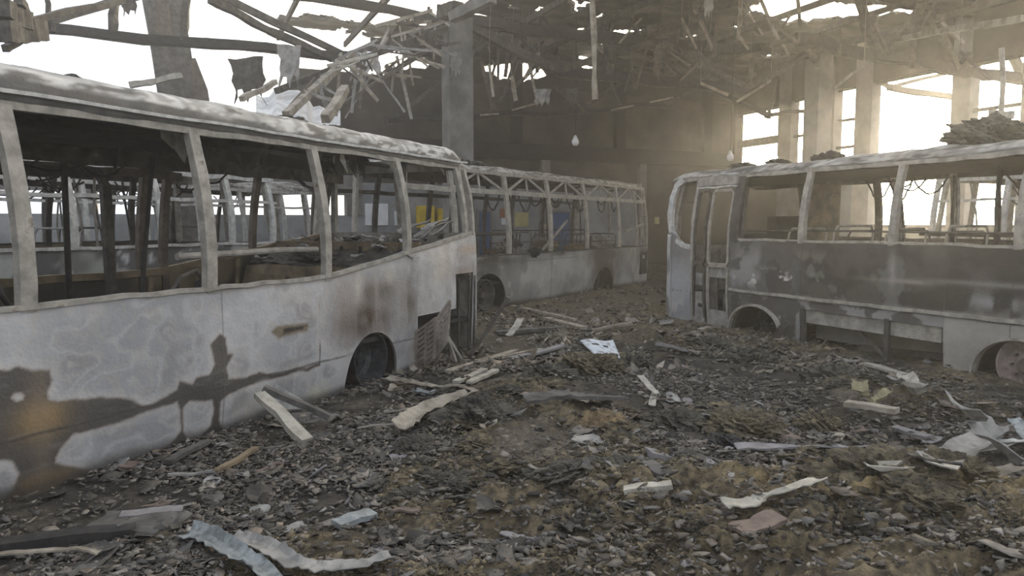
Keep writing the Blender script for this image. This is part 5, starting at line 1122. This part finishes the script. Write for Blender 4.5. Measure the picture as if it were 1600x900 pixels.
def lump(px, py, r, m, label, cat, fl=.6, name='wool_clump', sink=.25, amp=.55, base=None):
    import bmesh
    bm = bmesh.new(); bmesh.ops.create_icosphere(bm, subdivisions=5, radius=1)
    V = np.array([v.co for v in bm.verts]); sd = RNG.randrange(999)
    rs_ = np.random.RandomState(sd); n_ = .75*np.abs(fbm(V[:, 0]*2.4+V[:, 2]*1.3+sd, V[:, 1]*2.4-V[:, 2]*1.7, sd, 4)-.5)*4+.55*fbm(V[:, 0]*8+V[:, 2]*5, V[:, 1]*8+sd, sd+3, 3)+rs_.uniform(-.10, .10, len(V))-.1
    p = base if base is not None else gnd(px, py, .08); z0 = (ghs(p.x, p.y) if base is None else p.z)
    sc_ = np.array([r*RNG.uniform(.9, 1.3), r*RNG.uniform(.8, 1.1), r*fl])
    V = V*(1-amp/2+amp*(n_-.3))[:, None]*sc_
    for v, c in zip(bm.verts, V): v.co = c
    me = bpy.data.meshes.new(name); bm.to_mesh(me); bm.free(); me.materials.append(m); o = link(bpy.data.objects.new(name, me)); o.location = (p.x, p.y, z0+r*fl*(1-sink)-r*fl*.35); return tag(o, *label) if isinstance(label, tuple) else tag(o, label, cat)
for px, py, r, m, lab in ((548, 688, .07, M_WOOL, 'small orange brown wool lump in front of the coach wheel'), (250, 838, .10, M_WOOL, 'yellowish wool tuft on the mossy grey slab'), (400, 792, .08, M_WOOL, 'yellowish wool tuft on the near left flakes'), (1160, 672, .30, M_WOOL, 'pale crusted wool heap with a dark hollow, right of centre'),
                          (1130, 692, .16, M_BLACK, 'black lump in the hollow of the crusted wool heap'), (1060, 660, .22, M_WOOLD, 'dark round wool clump at centre right'), (972, 688, .14, M_WOOL, 'ochre wool clump at the centre of the rubble'), (1045, 690, .10, M_BLACK, 'small black lump right of the ochre wool clump'),
                          (965, 715, .20, M_WOOL, 'brownish wool mound below the ochre clump'), (745, 665, .34, M_WOOLD, 'black wool heap in front of the pale curved sheet'), (925, 575, .40, M_WOOL, 'tallest wool heap behind the dark slab'), (860, 592, .30, M_WOOLD, 'dark wool heap left of the tallest one'),
                          (1000, 570, .30, M_WOOLD, 'dark wool heap before the white enamelled panel'), (1300, 595, .32, M_WOOLD, 'grey wool heap between the planks by the short bus'), (1280, 665, .22, M_WOOL, 'low ochre wool mound at right of centre'), (1475, 785, .24, M_WOOL, 'ochre wool tuft heap below the broad grey sheet'),
                          (1390, 815, .34, M_WOOL, 'widest ochre wool mat in the right foreground'), (1320, 800, .20, M_WOOL, 'ochre wool tuft left of the widest mat'), (1440, 850, .22, M_WOOL, 'ochre wool tuft nearest the lower right corner'), (1175, 560, .30, M_WOOLD, 'dark heap before the front wheel arch of the short bus'), (1110, 540, .25, M_WOOLD, 'dark heap at the door of the short bus'),
                          (650, 700, .18, M_WOOLD, 'dark wool clump under the pale curved sheet'), (690, 600, .14, M_WOOLD, 'dark tuft between the bent strip and the planks'), (725, 590, .12, M_WOOL, 'ochre tuft beside the short pale planks')):
    lump(px, py, r, m, lab, 'wool clump', fl=.5, sink=.45, name='wool_clump' if m is not M_BLACK else 'char_lump')
# more clumps of wool nobody can tell apart
protos = []
for k in range(5):
    o = lump(900, 600, RNG.uniform(.12, .2), M_WOOL if k % 2 else M_WOOLD, ('ragged clump of scorched mineral wool lying in the rubble', 'wool clump', 'scattered wool clumps'), '', fl=.38, sink=.5); protos.append(o)
Rw = np.random.RandomState(77); xs, ys = wool_region(Rw, 420, 4.4, 17); cnt = 0
for x, y in zip(xs, ys):
    if cnt >= 90 or abs(x/y) > .72: continue
    o = protos[cnt % 5] if cnt < 5 else protos[cnt % 5].copy()
    if cnt >= 5: link(o)
    s_ = Rw.uniform(.45, 1.25); o.location = (x, y, ghs(x, y)+.01); o.rotation_euler = (0, 0, Rw.uniform(0, 6.28)); o.scale = (s_, s_*Rw.uniform(.7, 1.2), s_*.8); cnt += 1
# larger roofing flakes, singly
fl_p = []
for k in range(10):
    g = []; s1 = RNG.uniform(.05, .09); s2 = s1*RNG.uniform(.5, .9); cv = RNG.uniform(-.25, .35); ph = RNG.uniform(0, 6)
    for i in range(7):
        row = []
        for j in range(6):
            u, v = i/6*2-1, j/5*2-1; rr = 1-.22*math.sin(3*math.atan2(v, u)+ph)*min(1, math.hypot(u, v)); q = math.sqrt(max(.01, 1-.42*v*v)); q2 = math.sqrt(max(.01, 1-.42*u*u))
            row.append((u*s1*q*rr, v*s2*q2*rr, cv*u*u*s1+RNG.uniform(-.003, .003)))
        g.append(row)
    o = MB().sheet(g, .005).build('roofing_flake', [M_DARKB, M_MAUVE, M_DARKB, M_BURNT, M_MAUVE, M_DARKB, M_SHEET, M_REDB, M_DARKB, M_LATH][k])
    tag(o, 'curled charred roofing flake lying loose among the smaller ash flakes', 'roofing flake', 'loose roofing flakes'); fl_p.append(o)
Rf = np.random.RandomState(5); cnt = 0
xs, ys = in_view(Rf, 900, 3.7, 9.5, spread=.66)
for x, y in zip(xs, ys):
    if cnt >= 260: break
    o = fl_p[cnt % 10] if cnt < 10 else fl_p[int(Rf.randint(10))].copy()
    if cnt >= 10: link(o)
    s_ = Rf.uniform(.5, 1.5); o.location = (x, y, ghs(x, y)+.03); o.rotation_euler = (Rf.normal(0, .22), Rf.normal(0, .22), Rf.uniform(0, 6.28)); o.scale = (s_, s_, s_); cnt += 1
# ash heaps and scraps on the bus roofs and inside
def heap(b, t, y, z, r, m, label, fl=.35, name='ash_heap'):
    p = b.world(t, y, z); return lump(0, 0, r, m, label, 'ash heap', fl=fl, base=p, name=name)
heap(BR, 4.6, .9, 2.80, .42, M_WOOLD, 'big dark heap on the short bus roof at the right edge', fl=.55)
for i, (b, t, y, z, r) in enumerate(((BR, 2.4, .6, 2.76, .25), (BR, .6, .6, 2.77, .22), (BR, 1.3, .7, 2.78, .2), (BMx, -1.2, .5, 3.02, .25), (BMx, -.6, .5, 3.02, .2), (BMx, 2.0, .5, 3.02, .16), (BMx, 4.6, .5, 3.0, .2), (BMx, 5.4, .5, 3.0, .2), (BL, .9, .7, 2.82, .25), (BL, 3.3, .6, 2.83, .22), (BL, 3.9, .6, 2.82, .2), (BL, 1.2, .9, 2.83, .2))):
    heap(b, t, y, z, r, M_WOOLD if i % 3 else M_BURNT, ['dark scrap heap over the second window of the short bus', 'ash heap over the door of the short bus', 'small ash ridge behind the door pillar of the short bus', 'ash heap on the city bus roof nearest the column', 'second ash heap on the city bus roof, right of the column', 'small ash lump midway on the city bus roof',
          'ash heap over the sooty wheel of the city bus', 'ash heap near the far end of the city bus roof', 'low ash heap on the near part of the coach roof', 'dark ash heap midway along the coach roof', 'dark ash heap on the coach roof toward its rear', 'low grey heap at the crest of the coach roof'][i])
heap(BL, 1.72, .1, 1.27, .11, M_BLACK, 'black melted lump on the coach window sill', fl=.7, name='melted_lump')
heap(BMx, .95, .0, 1.12, .14, M_BLACK, 'black melted lump on the city bus window sill', fl=.8, name='melted_lump')
heap(BL, 4.7, 1.5, 1.36, .28, M_BURNT, 'burnt seat remains on the rear shelf inside the coach')
for i, (t, y, l, m) in enumerate(((5.7, .3, .55, M_SHEET), (5.85, .25, .45, M_ASH), (5.6, .5, .5, M_SHEET), (5.95, .4, .4, M_ASHW))):
    a = BL.world(t-l/2, y+.1, 1.62+.03*i); b_ = BL.world(t+l/2, y-.02*i, 1.80+.02*i)
    tag(strip3(bent(a, b_, 5, .02), .14, .01, tw=.5, curl=.15).build('ashen_slat', m), 'ashen slat piled on the rear shelf of the coach, seen behind its last pillar', 'slat', 'slats heaped at the coach rear')
for i in range(34):
    t = RNG.uniform(4.3, 6.1); y = RNG.uniform(.2, 2.2); z = 1.30+.22*float(sst(4.6, 5.2, t))+.05
    a = BL.world(t, y, z); b_ = a+Vector((RNG.uniform(-.25, .25), RNG.uniform(-.2, .2), RNG.uniform(-.02, .10)))
    tag(strip3(bent(a, b_, 4, .02), RNG.uniform(.06, .16), .006, tw=.6, curl=.2, jag=.3).build('ash_scrap', RNG.choice([M_ASHW, M_SHEET, M_BLACK, M_BURNT, M_ASHW])), 'crumpled scrap scattered on the rear shelf inside the coach', 'scrap', 'scraps on the coach rear shelf')
for i in range(16):
    t = RNG.uniform(2.4, 7.3); y = RNG.uniform(.3, 1.9)
    heap(BMx, t, y, .95 if i % 2 else 1.2, RNG.uniform(.2, .4), RNG.choice([M_ASH, M_BURNT, M_TAN]), 'burnt seat stuffing heaped inside the city bus behind its far windows', fl=.6, name='stuffing_heap')['group'] = 'stuffing heaps in the city bus'
for i in range(10):
    t = RNG.uniform(0, 4); y = RNG.uniform(.5, 2); a = BL.world(t, y, .6); b_ = BL.world(t+RNG.uniform(-.4, .4), y+RNG.uniform(-.3, .3), RNG.uniform(.8, 1.35))
    tag(MB().beam(bent(a, b_, 4, .03), .04, .03).build('bent_bar', M_BURNT), 'bent seat bar poking up inside the long coach', 'bar', 'bent bars inside the coach')

# ================================================================== haze filling the hall
hz = MB(); hz.box((-34, -10, -.01), (26, 36, 12)); ho = hz.build('haze', bpy.data.materials.new('smoky_haze')); hm = ho.data.materials[0]; hm.use_nodes = True
nt = hm.node_tree; nt.nodes.clear(); o = N(nt, 'ShaderNodeOutputMaterial'); v = N(nt, 'ShaderNodeVolumePrincipled') if False else N(nt, 'ShaderNodeVolumeScatter')
v.inputs['Density'].default_value = .0048; v.inputs['Anisotropy'].default_value = .72; v.inputs['Color'].default_value = (1, .97, .92, 1); nt.links.new(v.outputs[0], o.inputs['Volume'])
tag(ho, 'thin smoky haze filling the burnt hall', 'haze', kind='stuff')
